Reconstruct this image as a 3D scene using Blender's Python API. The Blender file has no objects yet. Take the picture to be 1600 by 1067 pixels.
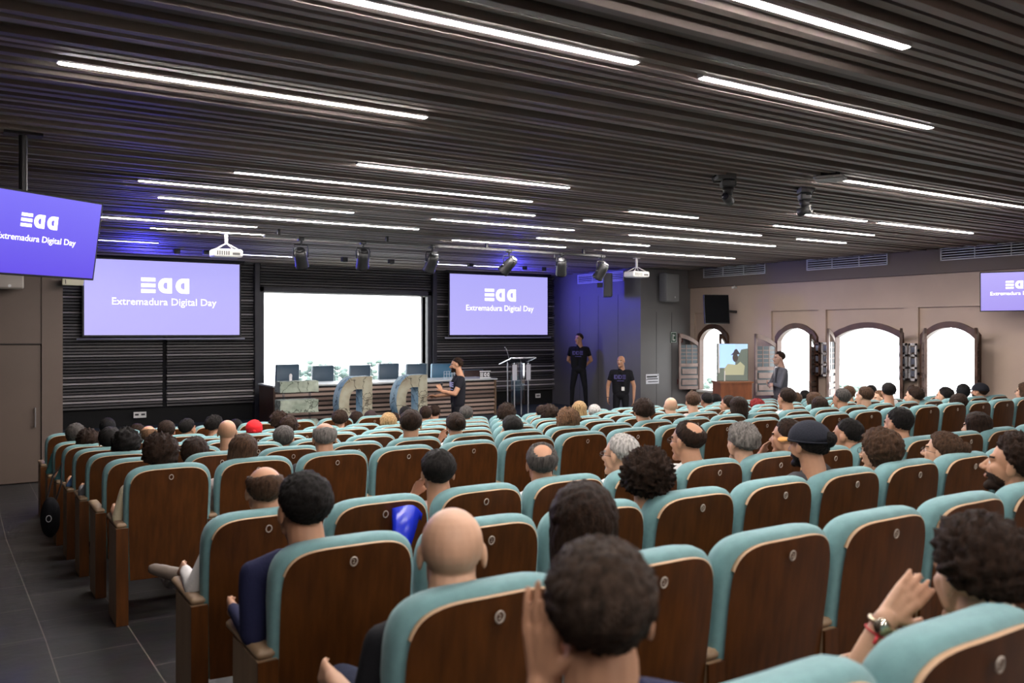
import bpy, bmesh, math, random
import numpy as np
from mathutils import Vector, Matrix, noise
random.seed(7)
SC = bpy.context.scene
COL = SC.collection
PI = math.pi
# ------------------------------------------------------------------ camera, world, exposure
CZ = 2.16                      # eye height above the front floor
F = 1352.0; U0 = 2100.0; HY = 519.0
_L = math.hypot(F, U0); UF = F/_L; WF = U0/_L
cd = bpy.data.cameras.new('camera'); cam = bpy.data.objects.new('camera', cd); COL.objects.link(cam)
cam.location = (0, 0, CZ); cam.rotation_euler = (PI/2, 0, -math.atan2(UF, WF))
cd.sensor_width = 36; cd.lens = 36*F/1600; cd.shift_y = -(533.5-HY)/1600
cd.clip_start = 0.05; cd.clip_end = 300
cd.dof.use_dof = True; cd.dof.focus_distance = 9.0; cd.dof.aperture_fstop = 3.2
SC.camera = cam
w = bpy.data.worlds.new('world'); SC.world = w; w.use_nodes = True
w.node_tree.nodes['Background'].inputs[0].default_value = (0.93, 0.97, 1.0, 1)
w.node_tree.nodes['Background'].inputs[1].default_value = 8.0
SC.view_settings.view_transform = 'Standard'; SC.view_settings.look = 'None'
SC.view_settings.gamma = 1.0; SC.view_settings.exposure = 0.0
SC.view_settings.use_curve_mapping = False
STRIP = 160.0                   # radiance of the linear ceiling lights
SC.cycles.max_bounces = 8; SC.cycles.diffuse_bounces = 4; SC.cycles.glossy_bounces = 3
SC.cycles.transparent_max_bounces = 12; SC.cycles.sample_clamp_indirect = 6.0
SC.cycles.caustics_reflective = False; SC.cycles.caustics_refractive = False
def spot(name, loc, target, power, color, size, blend=1.0, rad=0.1):
    l = bpy.data.lights.new(name, 'SPOT'); l.energy = power; l.color = color
    l.spot_size = size; l.spot_blend = blend; l.shadow_soft_size = rad
    o = bpy.data.objects.new(name, l); COL.objects.link(o); o.location = loc
    o.rotation_euler = (Vector(target)-Vector(loc)).to_track_quat('-Z', 'Y').to_euler()
    return o
BLUE = (0.06, 0.05, 1.0)
spot('blue_wash_lamp', (10.9, 16.2, 3.15), (12.4, 15.8, 2.9), 170, BLUE, 2.2)
spot('blue_wash_lamp', (2.8, 16.5, 2.95), (3.1, 15.2, 3.58), 420, BLUE, 2.6)
spot('blue_wash_lamp', (10.6, 16.5, 2.95), (10.4, 15.2, 3.58), 420, BLUE, 2.6)
spot('stage_wash_lamp', (8.6, 11.6, 3.1), (7.2, 12.7, 1.4), 110, (1, .93, .82), 0.7)
spot('stage_wash_lamp', (5.8, 11.6, 3.1), (5.9, 14.7, 1.0), 110, (1, .93, .82), 0.9)
spot('stage_wash_lamp', (8.2, 11.6, 3.1), (8.4, 15.6, 0.9), 120, (1, .93, .82), 0.9)

# ------------------------------------------------------------------ projection helpers (world point seen at a pixel)
def ray(px, py):
    a = (px-800)/F
    return Vector((UF+WF*a, WF-UF*a, (HY-py)/F))
def at_y(px, py, y):
    r = ray(px, py); r = r*(y/r.y); return Vector((r.x, r.y, r.z+CZ))
def at_d(px, py, d):
    r = ray(px, py)*d; return Vector((r.x, r.y, r.z+CZ))

# ------------------------------------------------------------------ materials
MC = {}
def mat(name, c, rough=.6, metal=0, spec=.5, emis=0, ecol=None, var=0, vscale=8, vstretch=(1,1,1), bump=0, bscale=60, coat=0, alpha=1, sheen=0):
    if name in MC: return MC[name]
    m = bpy.data.materials.new(name); m.use_nodes = True; nt = m.node_tree
    b = nt.nodes['Principled BSDF']
    b.inputs['Base Color'].default_value = (*c, 1); b.inputs['Roughness'].default_value = rough
    b.inputs['Metallic'].default_value = metal; b.inputs['Specular IOR Level'].default_value = spec
    if coat: b.inputs['Coat Weight'].default_value = coat
    if sheen: b.inputs['Sheen Weight'].default_value = sheen
    if alpha < 1: b.inputs['Alpha'].default_value = alpha
    if emis:
        b.inputs['Emission Color'].default_value = (*(ecol or c), 1); b.inputs['Emission Strength'].default_value = emis
    if var or bump:
        tc = nt.nodes.new('ShaderNodeTexCoord'); mp = nt.nodes.new('ShaderNodeMapping')
        mp.inputs['Scale'].default_value = vstretch
        nt.links.new(tc.outputs['Object'], mp.inputs[0])
    if var:
        n = nt.nodes.new('ShaderNodeTexNoise'); n.inputs['Scale'].default_value = vscale; n.inputs['Detail'].default_value = 5
        nt.links.new(mp.outputs[0], n.inputs[0])
        r = nt.nodes.new('ShaderNodeValToRGB'); r.color_ramp.elements[0].position = .3; r.color_ramp.elements[1].position = .7
        r.color_ramp.elements[0].color = (*[max(0, x*(1-var)) for x in c], 1); r.color_ramp.elements[1].color = (*[min(1, x*(1+var)) for x in c], 1)
        nt.links.new(n.outputs[0], r.inputs[0]); nt.links.new(r.outputs[0], b.inputs['Base Color'])
    if bump:
        n2 = nt.nodes.new('ShaderNodeTexNoise'); n2.inputs['Scale'].default_value = bscale; n2.inputs['Detail'].default_value = 3
        nt.links.new(mp.outputs[0], n2.inputs[0])
        bp = nt.nodes.new('ShaderNodeBump'); bp.inputs['Strength'].default_value = bump; bp.inputs['Distance'].default_value = .01
        nt.links.new(n2.outputs[0], bp.inputs['Height']); nt.links.new(bp.outputs[0], b.inputs['Normal'])
    MC[name] = m; return m
walnut = mat('walnut', (.062, .0195, .0035), .38, spec=.3, var=.35, vscale=5, vstretch=(6, 6, .7))
beech = mat('beech_edge', (.50, .32, .19), .5)
lamin = mat('side_laminate', (.27, .18, .105), .5, var=.15, vscale=4, vstretch=(4, 4, .5))
teal = mat('teal_fabric', (.150, .282, .286), .75, spec=.2, var=.08, vscale=30, bump=.25, bscale=420, sheen=.15)
chrome = mat('brushed_metal', (.55, .55, .55), .3, metal=1)
numwhite = mat('number_ring', (.42, .36, .30), .5)
blackm = mat('black_metal', (.012, .012, .013), .45)
blackp = mat('black_plastic', (.010, .010, .011), .5)
white = mat('white_plastic', (.75, .74, .70), .45)
wallbrown = mat('taupe_wall', (.45, .345, .275), .8, var=.04, vscale=2)
wallpanel = mat('taupe_panel', (.115, .082, .064), .6, var=.06, vscale=2)
wallgrey = mat('grey_side_wall', (.125, .120, .118), .65, var=.04, vscale=2)
soffitm = mat('soffit_paint', (.15, .12, .105), .8)
darkwood = mat('dark_window_wood', (.075, .033, .020), .45, var=.3, vscale=6, vstretch=(1, 1, .3))
litwood = mat('lit_casement', (.20, .14, .12), .5, var=.2, vscale=6)  # window light on the far-side leaves put into the colour
white_paint = mat('white_shutter_paint', (.62, .60, .62), .5)
glass_dark = mat('old_panes', (.10, .12, .13), .15)
floor_front = mat('stage_carpet', (.012, .022, .035), .8)
def glassmat(name, tint=(1, 1, 1), gl=.08):
    m = bpy.data.materials.new(name); m.use_nodes = True; nt = m.node_tree; nt.nodes.clear()
    o = nt.nodes.new('ShaderNodeOutputMaterial'); mx = nt.nodes.new('ShaderNodeMixShader'); t = nt.nodes.new('ShaderNodeBsdfTransparent'); g = nt.nodes.new('ShaderNodeBsdfGlossy')
    t.inputs[0].default_value = (*tint, 1); g.inputs['Roughness'].default_value = .05; mx.inputs[0].default_value = gl
    nt.links.new(t.outputs[0], mx.inputs[1]); nt.links.new(g.outputs[0], mx.inputs[2]); nt.links.new(mx.outputs[0], o.inputs[0])
    return m
glass = glassmat('window_glass'); acrylic = glassmat('clear_acrylic', (.86, .88, .92), .22)
lensglass = mat('lens_glass', (.02, .02, .03), .08)
emit = mat('strip_diffuser', (1, 1, 1), emis=STRIP, ecol=(1, .93, .90))
def slate():
    m = bpy.data.materials.new('slate_tiles'); m.use_nodes = True; nt = m.node_tree; b = nt.nodes['Principled BSDF']
    tc = nt.nodes.new('ShaderNodeTexCoord'); mp = nt.nodes.new('ShaderNodeMapping'); mp.inputs['Rotation'].default_value = (0, 0, PI/2)
    br = nt.nodes.new('ShaderNodeTexBrick'); br.inputs['Scale'].default_value = 1
    br.inputs['Brick Width'].default_value = .9; br.inputs['Row Height'].default_value = .45; br.inputs['Mortar Size'].default_value = .0035
    br.inputs['Color1'].default_value = (.020, .020, .021, 1); br.inputs['Color2'].default_value = (.034, .032, .031, 1)
    br.inputs['Mortar'].default_value = (.16, .14, .12, 1); br.inputs['Bias'].default_value = -.2
    n = nt.nodes.new('ShaderNodeTexNoise'); n.inputs['Scale'].default_value = 9; n.inputs['Detail'].default_value = 6
    mx = nt.nodes.new('ShaderNodeMix'); mx.data_type = 'RGBA'; mx.blend_type = 'OVERLAY'; mx.inputs[0].default_value = .35
    nt.links.new(tc.outputs['Object'], mp.inputs[0]); nt.links.new(mp.outputs[0], br.inputs[0]); nt.links.new(tc.outputs['Object'], n.inputs[0])
    nt.links.new(br.outputs[0], mx.inputs[6]); nt.links.new(n.outputs[1], mx.inputs[7]); nt.links.new(mx.outputs[2], b.inputs['Base Color'])
    bp = nt.nodes.new('ShaderNodeBump'); bp.inputs['Strength'].default_value = .3; bp.inputs['Distance'].default_value = .01
    nt.links.new(n.outputs[0], bp.inputs['Height']); nt.links.new(bp.outputs[0], b.inputs['Normal'])
    b.inputs['Roughness'].default_value = .42
    return m
slatem = slate()
def slatmat(name, cols, axis=1, pitch=.11, rough=.6):
    """tone of each slat picked from its own position along the axis across the slats"""
    m = bpy.data.materials.new(name); m.use_nodes = True; nt = m.node_tree; b = nt.nodes['Principled BSDF']
    at = nt.nodes.new('ShaderNodeAttribute'); at.attribute_name = 'tone'
    r = nt.nodes.new('ShaderNodeValToRGB'); r.color_ramp.elements[0].color = (*cols[0], 1); r.color_ramp.elements[1].color = (*cols[1], 1)
    nt.links.new(at.outputs['Fac'], r.inputs[0]); nt.links.new(r.outputs[0], b.inputs['Base Color']); b.inputs['Roughness'].default_value = rough
    return m
ceilslat = slatmat('ceiling_slats', ((.07, .052, .045), (.50, .42, .375)))
wallslat = slatmat('front_wall_slats', ((.012, .011, .012), (.42, .39, .38)), rough=.5)
deskslat = slatmat('desk_slats', ((.10, .06, .048), (.36, .26, .215)), rough=.5)
void = mat('black_void', (.004, .004, .004), .9)

# ------------------------------------------------------------------ mesh builder
class MB:
    def __init__(s): s.v = []; s.f = []; s.m = []; s.tone = []; s.sm = []; s.cur = 0; s.t = 0.0; s.smooth = False
    def add(s, vs, fs):
        o = len(s.v); s.v += [tuple(v) for v in vs]
        for f in fs: s.f.append([i+o for i in f]); s.m.append(s.cur); s.tone.append(s.t); s.sm.append(s.smooth)
        return s
    def box(s, x0, x1, y0, y1, z0, z1, M=None):
        vs = [Vector((x, y, z)) for z in (z0, z1) for x, y in ((x0, y0), (x1, y0), (x1, y1), (x0, y1))]
        if M: vs = [M @ v for v in vs]
        return s.add(vs, [(3, 2, 1, 0), (4, 5, 6, 7), (0, 1, 5, 4), (1, 2, 6, 5), (2, 3, 7, 6), (3, 0, 4, 7)])
    def rbox(s, x0, x1, y0, y1, z0, z1, r=.01, M=None, seg=3):
        """box with rounded vertical edges and softened rims"""
        cx = [(x1-r, y1-r, 0), (x0+r, y1-r, PI/2), (x0+r, y0+r, PI), (x1-r, y0+r, 1.5*PI)]
        rings = []
        for (z, q) in ((z0, r*.6), (z0+r*.6, 0), (z1-r*.6, 0), (z1, r*.6)):
            ring = []
            for (a, b, t) in cx:
                for k in range(seg+1):
                    an = t+k*PI/2/seg; ring.append(Vector((a+(r-q)*math.cos(an), b+(r-q)*math.sin(an), z)))
            rings.append(ring)
        return s.loft(rings, M=M)
    def loft(s, rings, M=None, cap=True, closed=True):
        n = len(rings[0]); vs = [v for r in rings for v in r]
        if M: vs = [M @ Vector(v) for v in vs]
        fs = []
        for i in range(len(rings)-1):
            for j in range(n if closed else n-1):
                k = (j+1) % n; fs.append((i*n+j, i*n+k, (i+1)*n+k, (i+1)*n+j))
        if cap: fs.append(tuple(range(n))[::-1]); fs.append(tuple((len(rings)-1)*n+j for j in range(n)))
        return s.add(vs, fs)
    def cyl(s, p0, p1, r0, r1=None, seg=12):
        r1 = r0 if r1 is None else r1
        p0 = Vector(p0); p1 = Vector(p1); d = (p1-p0).normalized(); a = d.orthogonal().normalized(); b = d.cross(a)
        R = [[p+(a*math.cos(t*2*PI/seg)+b*math.sin(t*2*PI/seg))*r for t in range(seg)] for p, r in ((p0, r0), (p1, r1))]
        return s.loft(R)
    def tube(s, pts, r, seg=8, closed=False):
        pts = [Vector(p) for p in pts]; n = len(pts); R = []; up = None
        for i, p in enumerate(pts):
            d = (pts[(i+1) % n]-pts[i-1]) if closed else (pts[min(i+1, n-1)]-pts[max(i-1, 0)])
            d.normalize()
            a = d.orthogonal().normalized() if up is None else (up-d*up.dot(d)).normalized()
            up = a; b = d.cross(a); rr = r[i] if isinstance(r, (list, tuple)) else r
            R.append([p+(a*math.cos(t*2*PI/seg)+b*math.sin(t*2*PI/seg))*rr for t in range(seg)])
        if closed: R.append(R[0]); return s.loft(R, cap=False)
        return s.loft(R)
    def ell(s, c, r, seg=16, rings=10, M=None):
        c = Vector(c); vs = [c+Vector((0, 0, r[2]))]
        for i in range(1, rings):
            t = PI*i/rings
            for j in range(seg):
                q = 2*PI*j/seg; vs.append(c+Vector((r[0]*math.sin(t)*math.cos(q), r[1]*math.sin(t)*math.sin(q), r[2]*math.cos(t))))
        vs.append(c-Vector((0, 0, r[2])))
        if M: vs = [M @ v for v in vs]
        fs = [(0, 1+j, 1+(j+1) % seg) for j in range(seg)]
        for i in range(rings-2):
            for j in range(seg):
                k = (j+1) % seg; fs.append((1+i*seg+j, 1+(i+1)*seg+j, 1+(i+1)*seg+k, 1+i*seg+k))
        e = len(vs)-1; fs += [(e, 1+(rings-2)*seg+(j+1) % seg, 1+(rings-2)*seg+j) for j in range(seg)]
        return s.add(vs, fs)
    def prism(s, poly, y0, y1, hole=None):
        """poly in x,z extruded along y; a hole of the same point count makes a ring"""
        if hole is None:
            return s.loft([[Vector((x, y0, z)) for x, z in poly], [Vector((x, y1, z)) for x, z in poly]])
        n = len(poly)
        R = [[Vector((x, y, z)) for x, z in P] for P, y in ((poly, y0), (hole, y0), (hole, y1), (poly, y1), (poly, y0))]
        return s.loft(R, cap=False)
    def mesh(s, name, mats):
        me = bpy.data.meshes.new(name); me.from_pydata(s.v, [], s.f)
        for m in mats: me.materials.append(m)
        me.polygons.foreach_set('material_index', s.m)
        me.polygons.foreach_set('use_smooth', s.sm)
        if any(s.tone):
            a = me.attributes.new('tone', 'FLOAT', 'FACE'); a.data.foreach_set('value', s.tone)
        bm = bmesh.new(); bm.from_mesh(me); bmesh.ops.recalc_face_normals(bm, faces=bm.faces); bm.to_mesh(me); bm.free()
        me.update(); return me
    def build(s, name, mats, parent=None, loc=None):
        if not isinstance(mats, (list, tuple)): mats = [mats]
        return link(name, s.mesh(name, mats), parent, loc)
def link(name, me, parent=None, loc=None):
    o = bpy.data.objects.new(name, me); COL.objects.link(o)
    if parent: o.parent = parent
    if loc is not None: o.location = loc
    return o
def tag(o, label=None, cat=None, group=None, kind=None):
    if label: o['label'] = label
    if cat: o['category'] = cat
    if group: o['group'] = group
    if kind: o['kind'] = kind
    return o
def thing(name, loc, label, cat, group=None, rz=0):
    o = bpy.data.objects.new(name, None); COL.objects.link(o); o.location = loc; o.rotation_euler = (0, 0, rz)
    o.empty_display_size = .1
    return tag(o, label, cat, group)
def struct(o): o['kind'] = 'structure'; return o
def bevel(o, w=.005, seg=2):
    m = o.modifiers.new('bevel', 'BEVEL'); m.width = w; m.segments = seg; m.limit_method = 'ANGLE'; return o
def textmesh(txt, size, depth=.001):
    c = bpy.data.curves.new('text', 'FONT'); c.body = txt; c.size = size; c.extrude = depth; c.align_x = 'CENTER'; c.align_y = 'CENTER'; c.resolution_u = 3
    o = bpy.data.objects.new('text', c); COL.objects.link(o)
    dg = bpy.context.evaluated_depsgraph_get(); me = bpy.data.meshes.new_from_object(o.evaluated_get(dg))
    bpy.data.objects.remove(o); return me

# ------------------------------------------------------------------ room
XR = 13.86; YF = 17.4; YB = 14.15; XB = 12.4; XL = 1.32; CEIL = 3.54; STG = .41
def floor_z(y):
    ks = [(-6, .61), (.5, .61), (1.0, .61-.037), (4.1, .34), (5.3, .33), (10.5, -.0), (99, 0)]
    for (a, b), (c, d) in zip(ks, ks[1:]):
        if y <= c: return b+(d-b)*(y-a)/(c-a)
    return 0
ROWY = {0: .93, 1: 1.87, 2: 2.81, 3: 3.76}
ROWY.update({j: 5.77+.935*(j-4) for j in range(4, 11)})
TOPZ = {0: -.546, 1: -.616, 2: -.686, 3: -.756}
TOPZ.update({j: -(.815+.0692*(j-4)) for j in range(4, 10)}); TOPZ[10] = -1.165
def rowfloor(j): return CZ+TOPZ[j]-1.0
b = MB()
ys = [-5, .5, 1.0, 1.9, 2.8, 3.8, 4.1, 5.3, 6.5, 8, 10.5, YF+.1]
fz = {y: floor_z(y) for y in ys}
def fl(y):
    pts = [(-5, 2.16-1.49), (.5, 2.16-1.52), (1.87, 2.16-1.616), (3.76, 2.16-1.756), (5.77, 2.16-1.815), (10.44, 0), (YF+.1, 0)]
    for (a, p), (c, q) in zip(pts, pts[1:]):
        if y <= c: return p+(q-p)*(y-a)/(c-a)
    return 0
ys = [-5, .5, 1.87, 3.76, 5.77, 10.44, YF+.1]
vs = []
for y in ys: vs += [(-4, y, fl(y)), (XR+.1, y, fl(y))]
b.add(vs, [(2*i, 2*i+1, 2*i+3, 2*i+2) for i in range(len(ys)-1)])
struct(b.build('floor', slatem))
b = MB(); b.box(XL, XB, YB, YF, .0, STG)
o = struct(b.build('trim_1', floor_front)); o['label'] = 'raised dark stage platform'
# ceiling: slats in a dark void
b = MB(); y = -4.9; random.seed(3)
while y < YF-.02:
    g = int(y/.9)
    t = random.choice([.15, .3, .35, .5, .55, .8, .65, .45]); dz = random.choice([0, 0, .006, .012, .02, .028])
    x1 = XR if y < YB else XB; x0 = -4 if y < YB else XL
    b.t = max(.01, t*(1 if dz < .04 else .55)); b.box(x0, x1, y, y+.052, CEIL+dz, CEIL+dz+.08); y += .108
b.t = 0; b.cur = 1; b.box(-4.1, XR+.5, -5.1, YF+.3, CEIL+.20, CEIL+.26)
struct(b.build('ceiling', [ceilslat, void]))
# walls out of sight and left block
b = MB(); b.box(-4.2, -4, -5, YB+.2, -.1, CEIL+.25); struct(b.build('wall_left', wallpanel))
b = MB(); b.box(-4.2, XR+.5, -5.2, -5, -.1, CEIL+.25); struct(b.build('wall_back', wallbrown))
b = MB(); b.box(-4, -.75, YB, YB+.12, 0, CEIL+.2)
b.box(-.75, 1.05, YB, YB+.12, 2.0, CEIL+.2); b.box(1.05, XL, YB-.02, YB+.12, 0, CEIL+.2)
b.box(XL-.12, XL, YB+.12, YF, 0, CEIL+.2); b.box(-4, 1.2, YB+.10, YB+.3, -.1, CEIL+.2)  # last box: added unseen backing that stops light leaking round the door
wl = struct(b.build('wall_front_left', wallpanel))
b = MB(); b.box(.30, .306, YB-.004, YB, 2.0, CEIL+.2); b.box(-.75, 1.06, YB-.012, YB, 1.985, 2.0)
struct(b.build('trim_2', mat('panel_seam', (.02, .014, .012), .8)))
b = MB(); b.box(-.74, 1.04, YB+.01, YB+.06, .01, 1.98)
dr = struct(bevel(b.build('door_1', mat('door_panel', (.105, .074, .056), .5, var=.05, vscale=2))))
b = MB(); b.tube([(.965, YB-.045, .80), (.965, YB-.045, 1.08)], .011); b.cyl((.965, YB-.045, .82), (.965, YB+.01, .82), .008); b.cyl((.965, YB-.045, 1.06), (.965, YB+.01, 1.06), .008)
b.build('door_handle', chrome, dr)
# front wall with slats and the big window
WX0, WX1, WZ0, WZ1 = 5.22, 8.90, 1.02, 2.975
b = MB(); random.seed(11)
b.cur = 1; b.t = 0
b.box(XL, WX0, YF+.02, YF+.2, 0, CEIL+.2); b.box(WX1, XB, YF+.02, YF+.2, 0, CEIL+.2)
b.box(WX0, WX1, YF+.02, YF+.2, 0, WZ0); b.box(WX0, WX1, YF+.02, YF+.2, WZ1, CEIL+.2)
b.cur = 0; z = .76; seams = (XL+.04, 3.36, 5.02)
while z < CEIL:
    t = random.choice([.02, .05, .1, .2, .25, .55, .7, .12, .9 if z < 2.0 else .3]); d = random.choice([.0, .02, .035])
    if z > 2.9: t = min(t, .2)
    b.t = max(t, .01)
    segs = [(XL, 3.30), (3.38, 5.12), (9.14, XB)] if z < WZ1+.02 else [(XL, 3.30), (3.38, 5.12), (5.16, 9.06), (9.14, XB)]
    for a, c in segs: b.box(a, c, YF-.04-d, YF+.02, z, z+.034)
    z += .056
b.t = 0
struct(b.build('wall_front', [wallslat, void]))
b = MB()
for (x0, x1) in ((WX0-.1, WX0), (WX1, WX1+.1)): b.box(x0, x1, YF-.10, YF+.2, STG, WZ1+.1)
b.box(WX0-.1, WX1+.1, YF-.10, YF+.2, WZ1, WZ1+.1); b.box(WX0-.1, WX1+.1, YF-.10, YF+.2, WZ0-.06, WZ0)
b.box(WX1+.1, WX1+.2, YF-.16, YF, STG, CEIL); b.box(WX0-.2, WX0-.1, YF-.16, YF, STG, CEIL)
wn = struct(bevel(b.build('window_1', mat('black_window_frame', (.012, .012, .02), .4))))
b = MB(); b.box(WX0, WX1, YF+.10, YF+.108, WZ0, WZ1); b.build('pane', glass, wn)
b = MB(); b.box(WX1-.11, WX1-.075, YF+.02, YF+.09, WZ0, WZ1); b.box(WX0, WX1, YF+.02, YF+.06, WZ1-.02, WZ1); b.build('inner_frame', white, wn)
# blue-lit side wall of the stage and the grey return wall
b = MB()
b.box(XB, XB+.15, YB+.15, YF+.2, 0, CEIL+.2); b.box(XB, XR+.2, YB, YB+.15, 0, CEIL+.2)
struct(b.build('wall_stage_right', wallgrey))
b = MB()
for y in (14.9, 15.6, 16.3): b.box(XB-.003, XB, y, y+.008, STG, 3.0)
for x in (12.85, 13.3): b.box(x, x+.008, YB-.003, YB, 0, 2.6)
struct(b.build('trim_3', mat('wall_joint', (.04, .04, .042), .8)))
# right wall: arched openings in shallow recesses
WIN = [(13.06, 13.88, .27), (10.79, 11.73, .27), (9.0, 10.37, .20), (7.66, 8.62, .22)]   # y0,y1,arch rise
REC = [(12.9, 14.02), (10.72, 11.86), (8.95, 10.56), (7.40, 8.69)]
SILL = .89; APEX = 2.31; RZ = 2.585
def arch(wi, y):
    y0, y1, rise = WIN[wi]; h = (y1-y0)/2; R = (h*h+rise*rise)/(2*rise); c = (y0+y1)/2
    return APEX-rise+math.sqrt(max(R*R-(y-c)**2, 0))-(R-rise)
cuts = {-5.0, YB}
for a, c in REC: cuts |= {a, c}
for y0, y1, r in WIN: cuts |= {y0+(y1-y0)*k/20 for k in range(21)}
cuts = sorted(cuts)
b = MB()
TH = .07
def strip(x, ya, yb, za, zb, za2=None, zb2=None):
    za2 = za if za2 is None else za2; zb2 = zb if zb2 is None else zb2
    b.add([(x, ya, za), (x, yb, za2), (x, yb, zb2), (x, ya, zb)], [(0, 1, 2, 3)])
for ya, yb in zip(cuts, cuts[1:]):
    ym = (ya+yb)/2
    rec = any(a < ym < c for a, c in REC); wi = next((i for i, (a, c, r) in enumerate(WIN) if a < ym < c), None)
    xx = XR+.05 if rec else XR
    if wi is None: strip(xx, ya, yb, -.1, RZ if rec else CEIL+.2)
    else:
        strip(xx, ya, yb, -.1, SILL); za, zb = arch(wi, ya), arch(wi, yb); strip(xx, ya, yb, za, RZ, zb, RZ)
        b.add([(xx, ya, za), (xx, yb, zb), (xx+TH, yb, zb), (xx+TH, ya, za)], [(0, 1, 2, 3)])
        b.add([(xx, ya, SILL), (xx, yb, SILL), (xx+TH, yb, SILL), (xx+TH, ya, SILL)], [(3, 2, 1, 0)])
    if rec: strip(XR, ya, yb, RZ, CEIL+.2); b.add([(XR, ya, RZ), (XR, yb, RZ), (XR+.05, yb, RZ), (XR+.05, ya, RZ)], [(0, 1, 2, 3)])
for a, c in REC:
    for y in (a, c): b.add([(XR, y, -.1), (XR+.05, y, -.1), (XR+.05, y, RZ), (XR, y, RZ)], [(0, 1, 2, 3)])
for i, (y0, y1, r) in enumerate(WIN):
    for y in (y0, y1):
        za = arch(i, y); b.add([(XR+.05, y, SILL), (XR+.05+TH, y, SILL), (XR+.05+TH, y, za), (XR+.05, y, za)], [(0, 1, 2, 3)])
struct(b.build('wall_right', wallbrown))
b = MB(); b.box(XR-.07, XR+.02, -5, YB, 3.14, CEIL+.2); struct(bevel(b.build('trim_4', soffitm), .008))
def casement(parent, y, ang, wd, z0, z1, rise, m, wi, nm='casement', x=None):
    """a hinged leaf with stiles, lattice panes and two lower panels"""
    X0 = XR+.02 if x is None else x
    M = Matrix.Translation((X0, y, 0)) @ Matrix.Rotation(ang, 4, 'Z')
    f = MB(); t = .045; h = .02; n = 8
    top = [(wd*k/n, z1-rise*(k/n if rise > 0 else 0)**1.6) for k in range(n+1)]
    def tz(u): return z1-rise*(1-u/wd)**1.8
    f.box(0, t, -h, h, z0, tz(0), M); f.box(wd-t, wd, -h, h, z0, tz(wd), M)
    for k in range(n):
        u0, u1 = wd*k/n, wd*(k+1)/n; a0, a1 = tz(u0), tz(u1)
        f.loft([[Vector((u, v, zz)) for v, zz in ((-h, a-.09), (h, a-.09), (h, a), (-h, a))] for u, a in ((u0, a0), (u1, a1))], M=M)
    zr = [z0, z0+.24, z0+.5]
    for z in zr: f.box(0, wd, -h, h, z, z+.07, M)
    for z in (z0+.07, z0+.31):
        f.box(t+.03, wd-t-.03, -h*1.2, h*1.2, z+.03, z+.14, M)
    for k in range(1, 5): zz = zr[2]+.07+(z1-rise-zr[2]-.1)*k/5; f.box(t, wd-t, -.01, .01, zz-.009, zz+.009, M)
    for u in (wd*.36, wd*.64): f.box(u-.008, u+.008, -.01, .01, zr[2], z1-rise-.02, M)
    c = f.build(nm, m, parent)
    g = MB(); g.box(t, wd-t, -.003, .003, z0+.05, z1-rise-.03, M); g.build('leaf_pane', glass_dark if m is not white_paint else glass, c)
    return c
for i, (y0, y1, rise) in enumerate(WIN):
    b = MB(); N = 20; fw = .055
    pts_o = [(y0-.02, SILL)]+[(y0+(y1-y0)*k/N, 0) for k in range(N+1)]+[(y1+.02, SILL)]
    # frame ring following the arch
    R = []
    path = [(y0, SILL, (1, 0))]+[(y0+(y1-y0)*k/N, arch(i, y0+(y1-y0)*k/N), None) for k in range(N+1)]+[(y1, SILL, (-1, 0))]
    cyy, czz = (y0+y1)/2, 1.5
    for (yy, zz, _) in path:
        if zz == SILL: iy, iz = (yy+(fw*.5 if yy < cyy else -fw*.5), zz)
        else: q = .075/max(.2, math.hypot(yy-cyy, zz-czz)); iy, iz = yy+(cyy-yy)*q*.7, zz+(czz-zz)*q
        oy, oz = (yy-.03 if yy < cyy else yy+.03), zz+(.03 if zz > SILL else 0)
        if abs(yy-cyy) < (y1-y0)*.4 and zz > SILL: oy = yy
        R.append([Vector((XR-.01, oy, oz)), Vector((XR+.10, oy, oz)), Vector((XR+.12, iy, iz)), Vector((XR-.01, iy, iz))])
    b.loft(R)
    wn = struct(b.build('window_%d' % (i+2), darkwood))
    b = MB(); b.box(XR-.03, XR+.3, y0-.04, y1+.04, SILL-.05, SILL-.002); b.build('window_sill', white, wn)
    spec = {0: [(y1, PI-.32, .5, litwood, 1), (y0, PI+.42, .45, darkwood, 1)],  # far leaves in the lit wood, near leaves darker for their shaded backs
            1: [(y1, PI-.30, .5, litwood, 1), (y0, PI+.42, .45, darkwood, 1)],
            2: [(y1, PI+.37, .45, litwood, 1), (y0, PI+.55, .48, darkwood, 1)],
            3: [(y1, PI+.65, .46, litwood, 1), (y0, PI+.42, .46, darkwood, 1)]}[i]
    for (yy, ang, wd, m, _) in spec: casement(wn, yy, ang, wd, SILL+.01, APEX-.08-(.10 if i < 2 else 0), .22, m, i)
# small white shutters folded against the wall piers
def shutter(y0, y1, label, dark=False):
    t = thing('folding_shutter', (XR-.05, y0, 1.33), label, 'shutter', 'small shutters on the window piers')
    for k, m in ((0, white_paint), (1, darkwood if dark else white_paint)):
        a = (y1-y0)*k*.52; wd = (y1-y0)*.46
        b = MB(); b.box(-.05-.03*k, -.02-.03*k, a, a+.03, 0, .64); b.box(-.05-.03*k, -.02-.03*k, a+wd-.03, a+wd, 0, .64)
        for z in (0, .2, .41, .60): b.box(-.05-.03*k, -.02-.03*k, a, a+wd, z, z+.04)
        lf = b.build('shutter_leaf', m, t)
        for z in (.05, .26, .46):
            b = MB(); b.box(-.042-.03*k, -.03-.03*k, a+.04, a+wd-.04, z+.02, z+.12); b.build('shutter_panel', mat('shutter_inset', (.16, .17, .22), .4), lf)
        if k == 0:
            b = MB(); b.box(-.02, .05, a, a+.02, .1, .14); b.box(-.02, .05, a, a+.02, .5, .54); b.build('hinge', blackm, t)
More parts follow.
